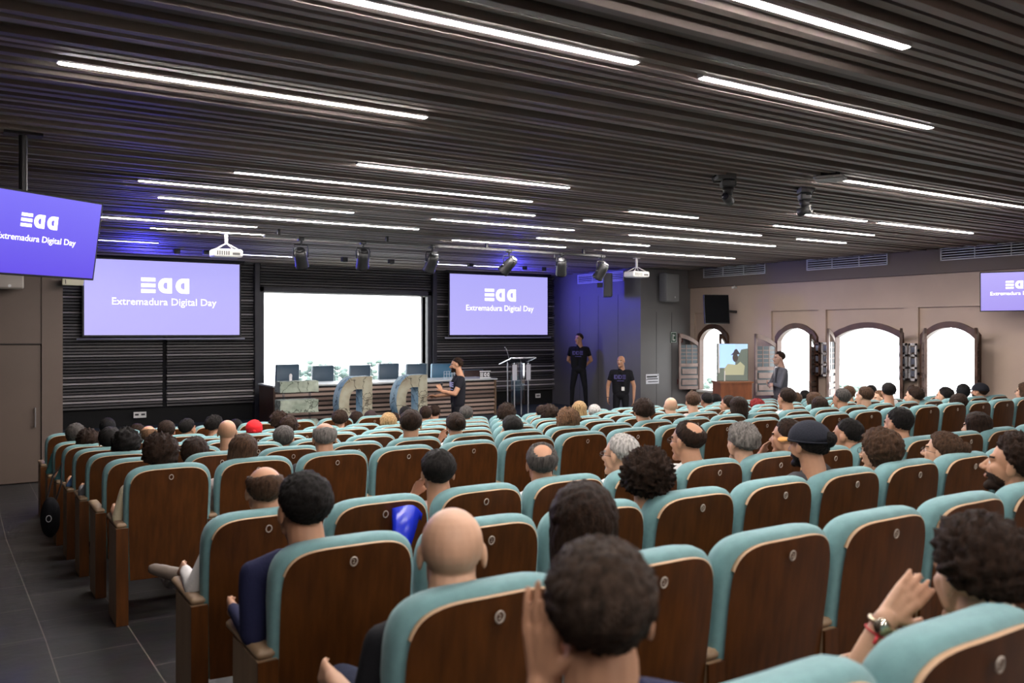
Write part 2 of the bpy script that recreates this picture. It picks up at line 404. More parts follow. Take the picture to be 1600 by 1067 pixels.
shutter(8.66, 8.97, 'small pale carved shutter folded between the two rightmost arched windows')
shutter(10.44, 10.74, 'small brown and white shutter folded beside the suited man\'s window', True)
# vents
def vent(loc, L, axis, label, h=.21):
    t = thing('air_vent', loc, label, 'air vent', 'long louvred air vents')
    M = Matrix.Rotation(PI/2 if axis == 'y' else 0, 4, 'Z')
    b = MB(); b.box(0, L, 0, .02, 0, .018, M); b.box(0, L, 0, .02, h-.018, h, M); b.box(0, .018, 0, .02, 0, h, M); b.box(L-.018, L, 0, .02, 0, h, M)
    for k in (1, 2): b.box(L*k/3-.004, L*k/3+.004, 0, .02, 0, h, M)
    b.build('vent_frame', mat('vent_grey', (.55, .55, .57), .5), t)
    b = MB(); b.box(.01, L-.01, -.004, .0, .01, h-.01, M); b.build('vent_backing', void, t)
    b = MB()
    for k in range(1, 5): b.box(.01, L-.01, .003, .016, h*k/5-.008, h*k/5+.008, M)
    b.build('vent_slats', MC['vent_grey'], t)
for k, (a, lab) in enumerate(((6.52, 'long louvred vent above the wall-mounted screen on the right'), (9.21, 'long louvred vent above the widest arched window'), (11.94, 'long louvred vent above the black wall monitor'))):
    vent((XR-.07, a, 3.345), 1.72, 'y', lab)
vent((XB, 14.70, 3.30), 1.67, 'y', 'louvred vent lit blue on the stage side wall')

# ------------------------------------------------------------------ ceiling lights
STR = [(2.49, [(1.8, 3.87)]), (3.38, [(.85, 2.93), (3.40, 5.53)]), (4.97, [(.45, 2.54), (6.46, 10.1)]), (6.65, [(2.78, 4.92), (8.32, 9.50), (9.79, 11.88)]),
       (7.56, [(2.03, 5.11), (6.47, 7.52), (8.90, 10.97)]), (8.45, [(1.41, 5.75), (6.50, 9.65), (10.45, 11.56)]), (9.38, [(1.75, 3.86), (4.89, 7.02), (8.02, 11.04)]),
       (10.42, [(2.02, 5.21), (7.15, 9.30)]), (11.35, [(1.40, 3.32), (6.26, 8.33), (9.13, 12.24)]), (12.2, [(2.18, 5.30)]), (14.2, [(1.60, 2.64)]), (15.5, [(4.3, 5.4), (8.17, 9.79)]),
       (.6, [(-1, 2.1), (4.5, 7.6), (9, 12)]), (-1.3, [(1, 4.1), (6.5, 9.6)]), (-3.2, [(-1, 2.1), (4, 7), (10, 12)])]
ORD = ['first', 'second', 'third', 'fourth', 'fifth', 'sixth', 'seventh', 'eighth', 'ninth', 'tenth', 'eleventh', 'twelfth', 'thirteenth', 'fourteenth', 'fifteenth', 'sixteenth', 'seventeenth', 'eighteenth', 'nineteenth', 'twentieth', 'twenty-first', 'twenty-second', 'twenty-third', 'twenty-fourth', 'twenty-fifth']
vis = sorted([s for s in STR if s[0] > 2], key=lambda s: -s[0])
for y, segs in STR:
    for k, (x0, x1) in enumerate(segs):
        if y > 2:
            r = vis.index((y, segs)); place = 'only one' if len(segs) == 1 else ORD[k]+' from left'
            lab = 'glowing ceiling light, %s in the %s line of lights from the stage' % (place, ORD[r])
        else: lab = 'glowing linear ceiling light behind the viewpoint'
        t = thing('ceiling_light', (x0, y, CEIL-.004), lab, 'ceiling light', 'linear strip lights recessed between ceiling slats')
        d = .026 if y < 14 else .018
        b = MB(); b.box(0, x1-x0, -d, -d+.006, 0, .05); b.box(0, x1-x0, d-.006, d, 0, .05); b.box(-.012, 0, -d, d, 0, .05); b.box(x1-x0, x1-x0+.012, -d, d, 0, .05); b.build('housing', MC['vent_grey'], t)
        b = MB(); b.box(0, x1-x0, -d+.006, d-.006, -.003, .012); b.build('diffuser', emit if y < 14 else mat('dim_strip', (1, 1, 1), emis=12, ecol=(.8, .8, 1)), t)

# ------------------------------------------------------------------ chairs
def outline(off=0.0, n=24):
    """back outline in x,z, from lower left, over the arched top, to lower right"""
    hw = .238+off; zt = .955+off; P = [(-hw*.93, .26), (-hw*.965, .42), (-hw*.99, .58)]; h = .20
    for k in range(n+1):
        a = PI-PI*k/n; c = math.cos(a); q = math.sin(a)
        P.append((hw*math.copysign(abs(c)**.46, c), zt-h+h*abs(q)**.52))
    P += [(hw*.99, .58), (hw*.965, .42), (hw*.93, .26)]
    return P
def leany(x, z): return -(z-.94)*.13-.018*(1-min(1, (x/.24)**2))
def ring(off, ytf):
    R = []
    for x, z in outline(off): R.append(Vector((x, leany(x, z)+ytf(z), z)))
    return R
def smooth(t): t = max(0, min(1, t)); return t*t*(3-2*t)
def thick(z): return .028+.085*smooth((z-.38)/.42)
def add_panel(b, R0, R1):
    b.loft([R0, R1])
def chair_meshes():
    M = {}
    b = MB(); b.smooth = False
    # wood shell: grid across the outline so the back is gently curved
    P = outline(0); n = len(P)//2
    left = [P[i] for i in range(n+1)]; right = [P[-1-i] for i in range(n+1)]
    rows = []
    for (xl, z), (xr, _) in zip(left, right): rows.append((xl, xr, z))
    rows = rows[:-1] if abs(rows[-1][0]-rows[-1][1]) < 1e-6 else rows
    K = 8; vs = []
    for yo in (-.010, 0):
        for xl, xr, z in rows:
            for k in range(K+1): x = xl+(xr-xl)*k/K; vs.append((x, leany(x, z)+yo, z))
    nr = len(rows); st = nr*(K+1); fs = []
    for i in range(nr-1):
        for k in range(K): a = i*(K+1)+k; fs.append((a, a+1, a+K+2, a+K+1))
    b.smooth = True; b.add(vs, fs)
    M['back_panel'] = (b.mesh('back_panel', [walnut]))
    # pale plywood edge kept to the top, its shape imitating light from above
    b = MB(); b.smooth = True
    R = [r_[6:-6] for r_ in (ring(.0, lambda z: -.0104), ring(.003, lambda z: -.008), ring(.003, lambda z: .002), ring(-.004, lambda z: .004))]
    b.loft(R, cap=False, closed=False)
    M['edge_trim'] = b.mesh('edge_trim', [beech])
    b = MB(); b.smooth = True
    prof = [(-.004, .0), (.016, .06), (.024, .25), (.026, .5), (.020, .78), (.002, .95), (-.04, 1.0)]
    R = [ring(o, (lambda q: (lambda z: .001+thick(z)*q))(q)) for o, q in prof]
    b.loft(R)
    M['backrest'] = b.mesh('backrest', [teal])
    b = MB(); b.smooth = True; b.rbox(-.235, .235, .10, .54, .38, .46, .04)
    M['seat_down'] = b.mesh('seat', [teal])
    b = MB(); b.smooth = True; b.rbox(-.23, .23, -.04, .04, 0, .42, .035, M=Matrix.Translation((0, .20, .36)) @ Matrix.Rotation(-.12, 4, 'X'))
    M['seat_up'] = b.mesh('seat', [teal])
    b = MB(); b.cur = 0; b.box(-.034, .034, .03, .33, 0, .60); b.cur = 1; b.box(-.035, .035, .024, .034, 0, .60)
    M['side_panel'] = b.mesh('side_panel', [lamin, walnut])
    b = MB(); b.smooth = True; b.rbox(-.034, .034, .04, .44, .60, .632, .018)
    M['armrest'] = b.mesh('armrest', [lamin])
    b = MB(); b.smooth = True
    b.tube([(.0125*math.cos(t*2*PI/18), 0, .0155*math.sin(t*2*PI/18)) for t in range(18)], .0026, 5, closed=True)
    M['number'] = b.mesh('seat_number', [numwhite])
    tm = textmesh('2', .021, .0006); bm = bmesh.new(); bm.from_mesh(tm); bm.transform(Matrix.Rotation(PI/2, 4, 'X')); 
    m0 = bmesh.new(); m0.from_mesh(M['number']); m0.free()
    me2 = M['number'].copy(); bm2 = bmesh.new(); bm2.from_mesh(me2); bm.to_mesh(tm); bm2.from_mesh(tm); bm2.to_mesh(me2); bm.free(); bm2.free()
    for p in me2.polygons: p.material_index = 0
    M['number2'] = me2
    return M
CM = chair_meshes()
S = .55; C0 = 2.08
NC = {0: 4, 1: 8, 2: 13, 3: 17, 4: 22, 5: 22, 6: 22, 7: 22, 8: 22, 9: 22, 10: 8}
def colx(c): return (C0+c)*S
def rowname(j): return ('%s row ahead of cross aisle' % ORD[j-4]) if j >= 4 else ('%s row behind cross aisle' % ORD[3-j])
def seatname(c): return 'by left aisle' if c == 0 else '%s from aisle' % ORD[c]
def make_chair(j, c, occ):
    zf = rowfloor(j)
    lab = '%steal and walnut chair, %s, %s' % ('' if occ else 'empty ', seatname(c), rowname(j))
    t = thing('auditorium_chair', (colx(c), ROWY[j], zf), lab, 'chair', 'auditorium chairs in rows')
    for nm in ('back_panel', 'edge_trim', 'backrest'): link(nm, CM[nm], t)
    link('seat', CM['seat_down' if occ else 'seat_up'], t)
    link('side_panel', CM['side_panel'], t, (-.275, 0, 0)); link('armrest', CM['armrest'], t, (-.275, 0, 0))
    if c == NC[j]-1: link('side_panel', CM['side_panel'], t, (.275, 0, 0)); link('armrest', CM['armrest'], t, (.275, 0, 0))
    o = link('seat_number', CM['number2' if j <= 2 else 'number'], t, (0, -.0375, .905)); o.rotation_euler = (.13, 0, 0)
    return t

# ------------------------------------------------------------------ people: primitives fused into one skin
def capsule(b, p0, r0, p1, r1, seg=14):
    p0 = Vector(p0); p1 = Vector(p1); d = p1-p0; L = d.length
    if L < 1e-6: d = Vector((0, 0, 1)); L = 1e-6
    d.normalize(); a = d.orthogonal().normalized(); c = d.cross(a); R = []
    for k in range(1, 5): t = k*PI/2/4; R.append((p0-d*r0*math.cos(t), r0*math.sin(t)))
    for k in range(4): t = k*PI/2/4; R.append((p1+d*r1*math.sin(t), r1*math.cos(t)))
    rings = [[p+(a*math.cos(q*2*PI/seg)+c*math.sin(q*2*PI/seg))*max(r, 1e-4) for q in range(seg)] for p, r in R]
    b.loft(rings)
def fuse(prims, voxel, smooth_it=3):
    """prims: ('c',p0,r0,p1,r1,tag) or ('e',c,r,tag,[rot]) -> verts, faces, per-face tags of the fused surface"""
    b = MB()
    for p in prims:
        if p[0] == 'c': capsule(b, p[1], p[2], p[3], p[4])
        else: b.ell((0, 0, 0), p[2], 20, 14, M=Matrix.Translation(Vector(p[1])) @ (p[4] if len(p) > 4 else Matrix()))
    me = bpy.data.meshes.new('tmp'); me.from_pydata(b.v, [], b.f)
    bm = bmesh.new(); bm.from_mesh(me); bmesh.ops.recalc_face_normals(bm, faces=bm.faces); bm.to_mesh(me); bm.free()
    o = bpy.data.objects.new('tmp', me); COL.objects.link(o)
    m = o.modifiers.new('r', 'REMESH'); m.mode = 'VOXEL'; m.voxel_size = voxel
    s = o.modifiers.new('s', 'SMOOTH'); s.factor = .5; s.iterations = smooth_it
    dg = bpy.context.evaluated_depsgraph_get(); ev = bpy.data.meshes.new_from_object(o.evaluated_get(dg))
    V = np.empty(len(ev.vertices)*3); ev.vertices.foreach_get('co', V); V = V.reshape(-1, 3)
    Fc = [tuple(p.vertices) for p in ev.polygons]
    C = np.empty(len(ev.polygons)*3); ev.polygons.foreach_get('center', C); C = C.reshape(-1, 3)
    best = np.full(len(C), 1e9); T = np.zeros(len(C), int)
    for p in prims:
        if p[0] == 'c':
            A = np.array(p[1], float); B = np.array(p[3], float); D = B-A; t = np.clip(((C-A)@D)/max(D@D, 1e-9), 0, 1)
            dd = np.linalg.norm(C-(A+t[:, None]*D), axis=1)-(p[2]+(p[4]-p[2])*t); tg = p[5]
        else:
            Q = C-np.array(p[1], float)
            if len(p) > 4: Q = Q @ np.array(p[4].to_3x3())
            r = np.array(p[2], float); dd = (np.linalg.norm(Q/r, axis=1)-1)*r.min(); tg = p[3]
        k = dd < best; best[k] = dd[k]; T[k] = tg
    bpy.data.objects.remove(o); bpy.data.meshes.remove(me); bpy.data.meshes.remove(ev)
    return V, Fc, T, C
SKIN, SHIRT, FORE, TROU, SHOE, DARK, EYEW, LIP, BEARD = range(9)
def hand(wrist, d, palmn, side, curl=.5, tag_=SKIN, sc=1.0):
    """palm and five fingers: wrist point, pointing direction, palm normal, side +1/-1 where the thumb goes"""
    w0 = Vector(wrist); d = Vector(d).normalized(); n = Vector(palmn); n = (n-d*n.dot(d)).normalized(); s = d.cross(n)*side
    P = []
    c = w0+d*.05*sc
    for k in (-1.2, 0, 1.2): P.append(('c', w0+d*.012*sc+s*k*.010*sc, .017*sc, w0+d*.085*sc+s*k*.022*sc, .0125*sc, tag_))
    for q, (off, ln) in enumerate(((-.031, .062), (-.0105, .074), (.0105, .080), (.031, .070))):
        base = w0+d*.088*sc+s*off*sc; a0 = curl*.5; p = base; rr = .0088*sc
        ang = curl*(.3+.12*(3-q))
        for k, fr in enumerate((.46, .31, .23)):
            dirn = (d*math.cos(ang)+n*math.sin(ang)+s*off*1.2).normalized(); e = p+dirn*ln*fr*sc; r2 = rr*.9
            P.append(('c', p, rr, e, r2, tag_)); p = e; rr = r2; ang += curl*.75
    tb = w0+d*.028*sc+s*.024*sc; t1 = tb+(d*.6+s*.75+n*.25).normalized()*.036*sc; t2 = t1+(d*.95+s*.3+n*.3).normalized()*.03*sc
    P += [('c', tb, .0135*sc, t1, .0105*sc, tag_), ('c', t1, .0105*sc, t2, .0085*sc, tag_)]
    return P
HEADP = [('e', (0, -.016, .032), (.0765, .097, .084), SKIN), ('e', (0, .022, -.025), (.062, .072, .082), SKIN), ('e', (0, .042, -.085), (.043, .045, .030), SKIN),
         ('c', (0, .086, .012), .008, (0, .112, -.026), .0125, SKIN), ('c', (-.011, .100, -.030), .009, (.011, .100, -.030), .009, SKIN),
         ('c', (-.034, .070, .024), .017, (.034, .070, .024), .017, SKIN), ('c', (-.016, .088, -.058), .010, (.016, .088, -.058), .010, SKIN),
         ('c', (-.010, .076, -.098), .020, (.010, .076, -.098), .020, SKIN), ('c', (-.040, .056, -.016), .022, (-.042, .03, -.06), .02, SKIN), ('c', (.040, .056, -.016), .022, (.042, .03, -.06), .02, SKIN),
         ('e', (-.030, .073, .004), (.014, .013, .011), SKIN), ('e', (.030, .073, .004), (.014, .013, .011), SKIN),
         ('e', (-.079, -.008, -.004), (.0085, .019, .031), SKIN), ('e', (.079, -.008, -.004), (.0085, .019, .031), SKIN),
         ('c', (0, -.022, -.06), .060, (0, -.048, -.140), .062, SKIN), ('c', (0, -.048, -.140), .062, (0, -.060, -.215), .072, SKIN)]
def head_build(vox):
    V, Fc, T, C = fuse(HEADP, vox, 7 if vox < .005 else 3)
    x, y, z = np.abs(C[:, 0]), C[:, 1], C[:, 2]
    T[(np.abs(x-.030) < .012) & (np.abs(z-.004) < .0055) & (y > .07)] = EYEW
    T[(np.abs(x-.030) < .006) & (np.abs(z-.004) < .0055) & (y > .07)] = DARK
    T[(np.abs(x-.032) < .017) & (np.abs(z-.026) < .0045) & (y > .06)] = DARK
    T[(x < .022) & (np.abs(z+.058) < .0075) & (y > .08)] = LIP
    B = (z < -.038-.45*np.maximum(0, .055-y)) & (y > .012) & (z > -.135) & ~((x < .024) & (np.abs(z+.058) < .008))
    return V, Fc, T, B & (T == SKIN)
HEADS = {k: head_build(v) for k, v in (('lo', .0072), ('hi', .0042))}
def hray(d):
    """distance from the hair centre to the head surface along d"""
    c = Vector((0, -.01, .02)); best = .02
    for e in HEADP[:2]+[('e', (0, -.036, -.115), (.062, .060, .10), SKIN)]:
        q = [(c[i]-e[1][i])/e[2][i] for i in range(3)]; k = [d[i]/e[2][i] for i in range(3)]
        A = sum(v*v for v in k); Bq = sum(a*v for a, v in zip(q, k)); Cq = sum(v*v for v in q)-1; D = Bq*Bq-A*Cq
        if D > 0: best = max(best, (-Bq+math.sqrt(D))/A)
    return c, best
def interp(x, P):
    for (a, p), (c, q) in zip(P, P[1:]):
        if x <= c: return p+(q-p)*(x-a)/(c-a)
    return P[-1][1]
HL = {  # hairline elevation (deg) against angle from the face (deg), thickness, noise amplitude and frequency
 'short': dict(line=[(0, 38), (45, 34), (70, 6), (85, -2), (100, -20), (118, -35), (145, -40), (180, -41)], T=.017, na=.004, nf=9, fade=44),
 'fade': dict(line=[(0, 38), (45, 34), (70, 18), (90, 12), (120, -31), (180, -37)], T=.020, na=.004, nf=10, fade=60),
 'quiff': dict(line=[(0, 34), (45, 32), (70, 5), (85, 0), (100, -14), (118, -34), (145, -39), (180, -40)], T=.022, na=.006, nf=7, front=.018, fade=36),
 'curly': dict(line=[(0, 30), (50, 24), (75, -8), (90, -26), (120, -38), (180, -44)], T=.036, na=.017, nf=17),
 'messy': dict(line=[(0, 30), (50, 26), (75, -2), (90, -20), (118, -36), (180, -44)], T=.028, na=.010, nf=9, fade=22),
 'long': dict(line=[(0, 36), (40, 30), (62, -15), (80, -70), (100, -80), (180, -85)], T=.020, na=.003, nf=6, long=1),
 'bob': dict(line=[(0, 34), (45, 24), (62, -20), (80, -60), (120, -70), (180, -75)], T=.026, na=.006, nf=6),
 'bald': dict(line=[(0, 99), (180, 99)], T=.0, na=0, nf=1),
 'fringe': dict(line=[(0, 99), (55, 99), (72, 8), (90, -8), (120, -34), (180, -40)], T=.011, na=.004, nf=12, crown=34, fade=25),
 'crown': dict(line=[(0, 40), (45, 36), (70, 6), (85, -2), (100, -14), (118, -34), (145, -39), (180, -40)], T=.014, na=.004, nf=12, spot=1, fade=30),
 'bun': dict(line=[(0, 36), (45, 30), (70, 4), (85, -4), (100, -20), (120, -31), (180, -38)], T=.014, na=.004, nf=10, bun=1),
}
HC = {}
def hair_mesh(style, hi, seed):
    key = (style, hi, seed)
    if key in HC: return HC[key]
    h = HL[style]; seg, rng = (72, 48) if hi else (40, 26)
    b = MB(); b.smooth = True; vs = []
    for i in range(rng+1):
        th = PI*i/rng
        for j in range(seg):
            ph = 2*PI*j/seg; d = Vector((math.sin(th)*math.sin(ph), math.sin(th)*math.cos(ph), math.cos(th)))
            c, r = hray(d)
            az = abs(math.degrees(math.atan2(d.x, d.y))); el = math.degrees(math.asin(max(-1, min(1, d.z))))
            line = interp(az, h['line']); q = (el-line)/7.0
            T = h['T']
            if 'fade' in h: T = .003+(T-.003)*smooth((el-line-6)/h['fade'])
            if 'front' in h: T += h['front']*smooth((60-az)/50)*smooth((el-30)/30)
            k = smooth(q)
            nz = noise.noise(d*h['nf']+Vector((seed*7.3, seed*1.7, 0)))*h['na']*2
            nz += noise.noise(d*h['nf']*2.7+Vector((seed, 5, 0)))*h['na']*.8
            t = T+nz*k
            if h.get('crown') and el > h['crown']+5*noise.noise(d*5): k *= smooth((h['crown']+16-el+5*noise.noise(d*25))/16)
            if h.get('spot'):
                sp = d.dot(Vector((0, -.55, .83)).normalized()); k *= 1-smooth((sp-.80+.05*noise.noise(d*16))/.10)
            rr = (r-.012+(t+.012)*k)*(.55+.45*smooth((q+.7)/.7))
            p = c+d*rr
            if h.get('long') and el < 10 and k > .3:
                dr = smooth((10-el)/60)*k
                p.z -= .22*dr; p.y = p.y*(1-.25*dr)-.02*dr; p.x *= 1+.12*dr
                p.y += noise.noise(p*20+Vector((seed, 0, 0)))*.01; p.x += noise.noise(p*14)*.008
            vs.append(p)
    fs = []
    for i in range(rng):
        for j in range(seg): k = (j+1) % seg; fs.append((i*seg+j, i*seg+k, (i+1)*seg+k, (i+1)*seg+j))
    b.add(vs, fs)
    if h.get('bun'): 
        m = MB(); m.smooth = True; m.ell((0, 0, 0), (.043, .036, .040), 20, 14)
        b.add([Vector(v)*(1+.18*noise.noise(Vector(v)*60))+Vector((.02, -.118, .045)) for v in m.v], m.f)
    HC[key] = b; return b
def hairmat(c):
    n = 'hair_%02x%02x%02x' % tuple(int(255*v) for v in c)
    return mat(n, c, .6, spec=.12, var=.6, vscale=30, vstretch=(3, 3, .5), bump=.9, bscale=150)
def skinmat(c):
    return mat('skin_%02x%02x%02x' % tuple(int(255*v) for v in c), c, .52, spec=.35, var=.07, vscale=14, bump=.05, bscale=200)
def cloth(c):
    return mat('cloth_%02x%02x%02x' % tuple(int(255*v) for v in c), c, .85, spec=.15, var=.06, vscale=12, bump=.2, bscale=90)
eyew = mat('eye_white', (.7, .68, .65), .3); lipm = mat('lip', (.36, .13, .10), .5)
def seated(armL='lap', armR='lap', crossed=0):
    P = [('e', (0, .30, .53), (.175, .16, .12), TROU)]
    for s in (-1, 1):
        P += [('c', (s*.065, .27, .60), .115, (s*.085, .18, .80), .105, SHIRT), ('c', (s*.10, .16, .845), .075, (s*.165, .17, .835), .062, SHIRT),
              ('c', (s*.088, .32, .53), .088, (s*.125, .70, .515), .062, TROU)]
        if crossed == s: P += [('c', (s*.125, .70, .53), .060, (-s*.16, .80, .52), .040, TROU), ('c', (-s*.17, .82, .52), .042, (-s*.30, .90, .56), .032, SHOE)]
        else: P += [('c', (s*.125, .70, .50), .060, (s*.13, .68, .11), .040, TROU), ('c', (s*.13, .66, .045), .040, (s*.135, .84, .035), .034, SHOE)]
        arm = armL if s < 0 else armR
        sh = (s*.195, .175, .835)
        if arm == 'lap': el = (s*.25, .25, .62); wr = Vector((s*.15, .47, .63)); hd = (-s*.5, .8, -.1)
        elif arm == 'rest': el = (s*.27, .17, .64); wr = Vector((s*.26, .40, .665)); hd = (0, 1, -.1)
        else: el = (s*.24, .36, .68); wr = Vector((s*.09, .34, .90)); hd = (-s*.25, -.35, .8)
        P += [('c', sh, .054, el, .043, SHIRT), ('c', el, .041, wr, .028, FORE)]
        P += hand(wr, hd, (-s, 0, -.3) if arm != 'chin' else (-s*.3, -1, 0), -s, .5)
    P += [('c', (0, .165, .83), .095, (0, .112, .895), .075, SHIRT)]
    return P
BODY = {}
def body(key, vox=.014):
    if key not in BODY: BODY[key] = fuse(seated(*key), vox, 3)
    return BODY[key]
def assemble(parts, mats):
    """parts: list of (V,F,T) joined into one mesh"""
    me = bpy.data.meshes.new('person'); off = 0; VV = []; FF = []; TT = []
    for V, Fc, T in parts:
        VV.append(V); FF += [tuple(i+off for i in f) for f in Fc]; TT.append(T); off += len(V)
    me.from_pydata(np.vstack(VV).tolist(), [], FF)
    for m in mats: me.materials.append(m)
    me.polygons.foreach_set('material_index', np.concatenate(TT).astype(np.int32))
    me.polygons.foreach_set('use_smooth', np.ones(len(FF), bool)); me.update(); return me
def headxf(hc, yaw, pitch=0, roll=0): return Matrix.Translation(hc) @ Matrix.Rotation(math.radians(yaw), 4, 'Z') @ Matrix.Rotation(math.radians(pitch), 4, 'X') @ Matrix.Rotation(math.radians(roll), 4, 'Y')
def put_head(res, HM, beard=False):
    V, Fc, T, B = HEADS[res]; A = np.array(HM)
    T = T.copy()
    if beard: T[B] = BEARD
    return (V @ A[:3, :3].T+A[:3, 3], Fc, T)
def glasses(parent, HM, c=(.02, .02, .02)):
    b = MB(); b.smooth = True
    for s in (-1, 1):
        b.tube([(s*.031+.021*math.cos(t*PI/8), .098+.004*abs(math.cos(t*PI/8)), .003+.016*math.sin(t*PI/8)) for t in range(16)], .0016, 5, closed=True)
        b.tube([(s*.052, .098, .006), (s*.079, .05, .006), (s*.083, -.01, .004)], .0016, 5)
    b.tube([(-.010, .102, .006), (.010, .102, .006)], .0016, 5)
    o = b.build('glasses', mat('spectacle_frame', c, .3), parent); o.matrix_local = HM; return o
def add_hair(parent, HM, style, hi, color, seed, sc=1.0, nm='hair'):
    if style == 'bald': return None
    b = hair_mesh(style, hi, seed); o = link(nm, b.mesh(nm, [hairmat(color)]), parent)
    o.matrix_local = HM @ Matrix.Scale(sc, 4); return o
BLK = (.010, .008, .007); DBR = (.024, .0125, .0075); BRN = (.060, .032, .018); LBR = (.14, .075, .040); GRY = (.17, .155, .14); DGR = (.070, .062, .056); WHT = (.42, .40, .37); BLD = (.36, .23, .11); RED = (.16, .015, .015)
SK = (.40, .205, .120); SKD = (.27, .125, .07); SKL = (.50, .29, .185)
TT_ = dict(black=(.012, .012, .014), white=(.62, .60, .58), navy=(.018, .020, .055), grey=(.13, .13, .14), pink=(.60, .48, .45), teal=(.10, .30, .32), cream=(.55, .48, .32), blue=(.10, .20, .42), dgrey=(.05, .048, .052), green=(.16, .20, .12), stripe=(.35, .42, .48), red=(.35, .02, .02))
OCC = {}
def person(px, py, row, style, hc, sk=SK, shirt='black', yaw=0, pitch=0, roll=0, desc='', arms=('lap', 'lap', 0), beard=False, glass_=None, sleeve=False, col=None, sc=1.0, dy=.15, seed=None, extra=None, trou=(.03, .035, .06), label=None, shoe=(.05, .04, .035)):
    y = ROWY[row]+dy; top = at_y(px, py, y); yaw = yaw-math.degrees(math.atan2(ray(px, 0).x, ray(px, 0).y))
    zf = rowfloor(row); x = top.x; hz = top.z-.116*sc-(.018 if style in ('short', 'bob', 'long', 'bun', 'fade', 'crown') else .035 if style in ('curly', 'messy', 'quiff') else 0)
    c = round(x/S-C0) if col is None else col
    while (row, c) in OCC or c < 0: c += 1
    OCC[(row, c)] = 1
    sx = colx(c) if c < NC[row] else x
    sx = max(min(sx, x+.16), x-.16)
    hi = row <= 2; res = 'hi' if hi else 'lo'
    V, Fc, T, C = body(tuple(arms), .011 if hi else .016); V = V.copy()
    H = Vector((x-sx, dy, hz-zf))
    k = np.clip((V[:, 2]-.55)/.35, 0, 1); k = k*k*(3-2*k)
    V[:, 2] += (H.z-1.045)*k; V[:, 0] += H.x*.75*k; V[:, 1] += (dy-.15)*k
    HM = headxf(H, yaw, pitch, roll) @ Matrix.Scale(sc, 4)
    T = T.copy()
    hd = put_head(res, HM, beard)
    sh = cloth(TT_[shirt]); hm = hairmat(hc)
    mats = [skinmat(sk), sh, sh if sleeve else skinmat(sk), cloth(trou), mat('shoe_%d' % int(shoe[0]*1000), shoe, .6), hairmat(tuple(v*.8 for v in hc)) if style != 'bald' else hairmat(DBR), eyew, lipm, hm]
    me = assemble([(V, Fc, T), hd], mats)
    o = link('person', me, None, (sx, ROWY[row], zf))
    lab = label or '%s, %s, %s' % (desc, seatname(c), rowname(row))
    tag(o, lab, 'person', 'seated audience')
    if len(lab.split()) > 16: print('LONG', lab)
    add_hair(o, HM, style, hi, hc, (int(px)*7+row) % (3 if not hi else 50) if seed is None else seed)
    if glass_: glasses(o, HM, glass_ if isinstance(glass_, tuple) else (.02, .02, .02))
    if extra: extra(o, HM)
    return o
def cap(color, brim=(.012, .012, .014), tilt=0, brimcol=None):
    def f(o, HM):
        b = MB(); b.smooth = True; m = MB(); m.ell((0, -.014, .040), (.096, .118, .098), 32, 18)
        b.add([Vector((v[0], v[1], max(v[2], .030-.25*min(0, v[1])*.3))) for v in m.v], m.f)
        b.tube([(.096*math.cos(t*PI/12), -.014+.118*math.sin(t*PI/12), .032) for t in range(24)], .005, 6, closed=True)
        b.ell((0, -.014, .128), (.008, .008, .004), 8, 6)
        c = b.build('cap', cloth(color), o); c.matrix_local = HM
        b = MB(); b.smooth = True; pts = []
        for q in (0, 1):
            pts.append([Vector((.080*math.sin(a)*(1+.02*q), (.088+.085*math.cos(a))*1.0, .034-.006*q-.012*abs(math.sin(a)))) for a in [(-1+2*k/10)*1.35 for k in range(11)]]+[Vector((.07*(1-2*k/6), .055, .034-.006*q)) for k in range(1, 6)])
        b.loft(pts); bo = b.build('cap_brim', cloth(brimcol or color), c)
    return f
def bandana(o, HM):
    b = MB(); b.smooth = True; m = MB(); m.ell((0, -.018, .035), (.091, .112, .094), 32, 20)
    vs = []
    for v in m.v:
        v = Vector(v); z = max(v.z, -.01); r = 1+.07*noise.noise(Vector((v.x*8, v.z*60, v.y*12))); vs.append(Vector((v.x*r, v.y*r, z)))
    b.add(vs, m.f); b.ell((0, -.118, .01), (.022, .018, .020), 12, 8)
    c = b.build('head_scarf', cloth((.62, .02, .025)), o); c.matrix_local = HM
def hood(o, HM):
    b = MB(); b.smooth = True; b.ell((0, 0, 0), (.093, .112, .10), 24, 16, M=Matrix.Translation((0, -.022, .028)))
    c = b.build('beanie', cloth((.008, .008, .009)), o); c.matrix_local = HM
P = person
# ---- rows behind the cross aisle
def hand_extra(fn): return fn
P(911, 751, 1, 'long', DBR, SK, 'black', 10, 0, 0, 'woman with long straight brown hair', seed=4, sc=1.05)
P(706, 793, 1, 'bald', GRY, SKL, 'black', 3, -4, 0, 'bald man in a black shirt', col=0, arms=('rest', 'rest', 0), sc=1.08)
P(1583, 672, 1, 'messy', DBR, SK, 'grey', 80, 8, 0, 'bearded man tilting his head back', beard=True, sc=1.08)
P(473, 735, 2, 'short', BLK, SK, 'navy', 22, 0, 0, 'black-haired man in a navy shirt', arms=('rest', 'lap', 0), col=0, sleeve=True, sc=1.06, trou=(.06, .06, .10))
P(1012, 699, 2, 'curly', DBR, SK, 'white', 0, 0, 0, 'woman with big dark curly hair', sc=1.02)
P(1262, 657, 2, 'bun', BLK, SK, 'dgrey', 52, 0, 0, 'man in a backwards dark cap', beard=True, extra=cap((.016, .017, .024), brimcol=(.45, .22, .06)), sc=1.0)
P(1374, 669, 2, 'bob', BRN, SKL, 'white', 60, 0, 0, 'woman with chin-length brown hair and glasses', glass_=True)
P(1472, 672, 2, 'bun', BRN, SKL, 'white', 70, 6, 0, 'woman with pulled-back hair and clear glasses', glass_=(.5, .4, .35))
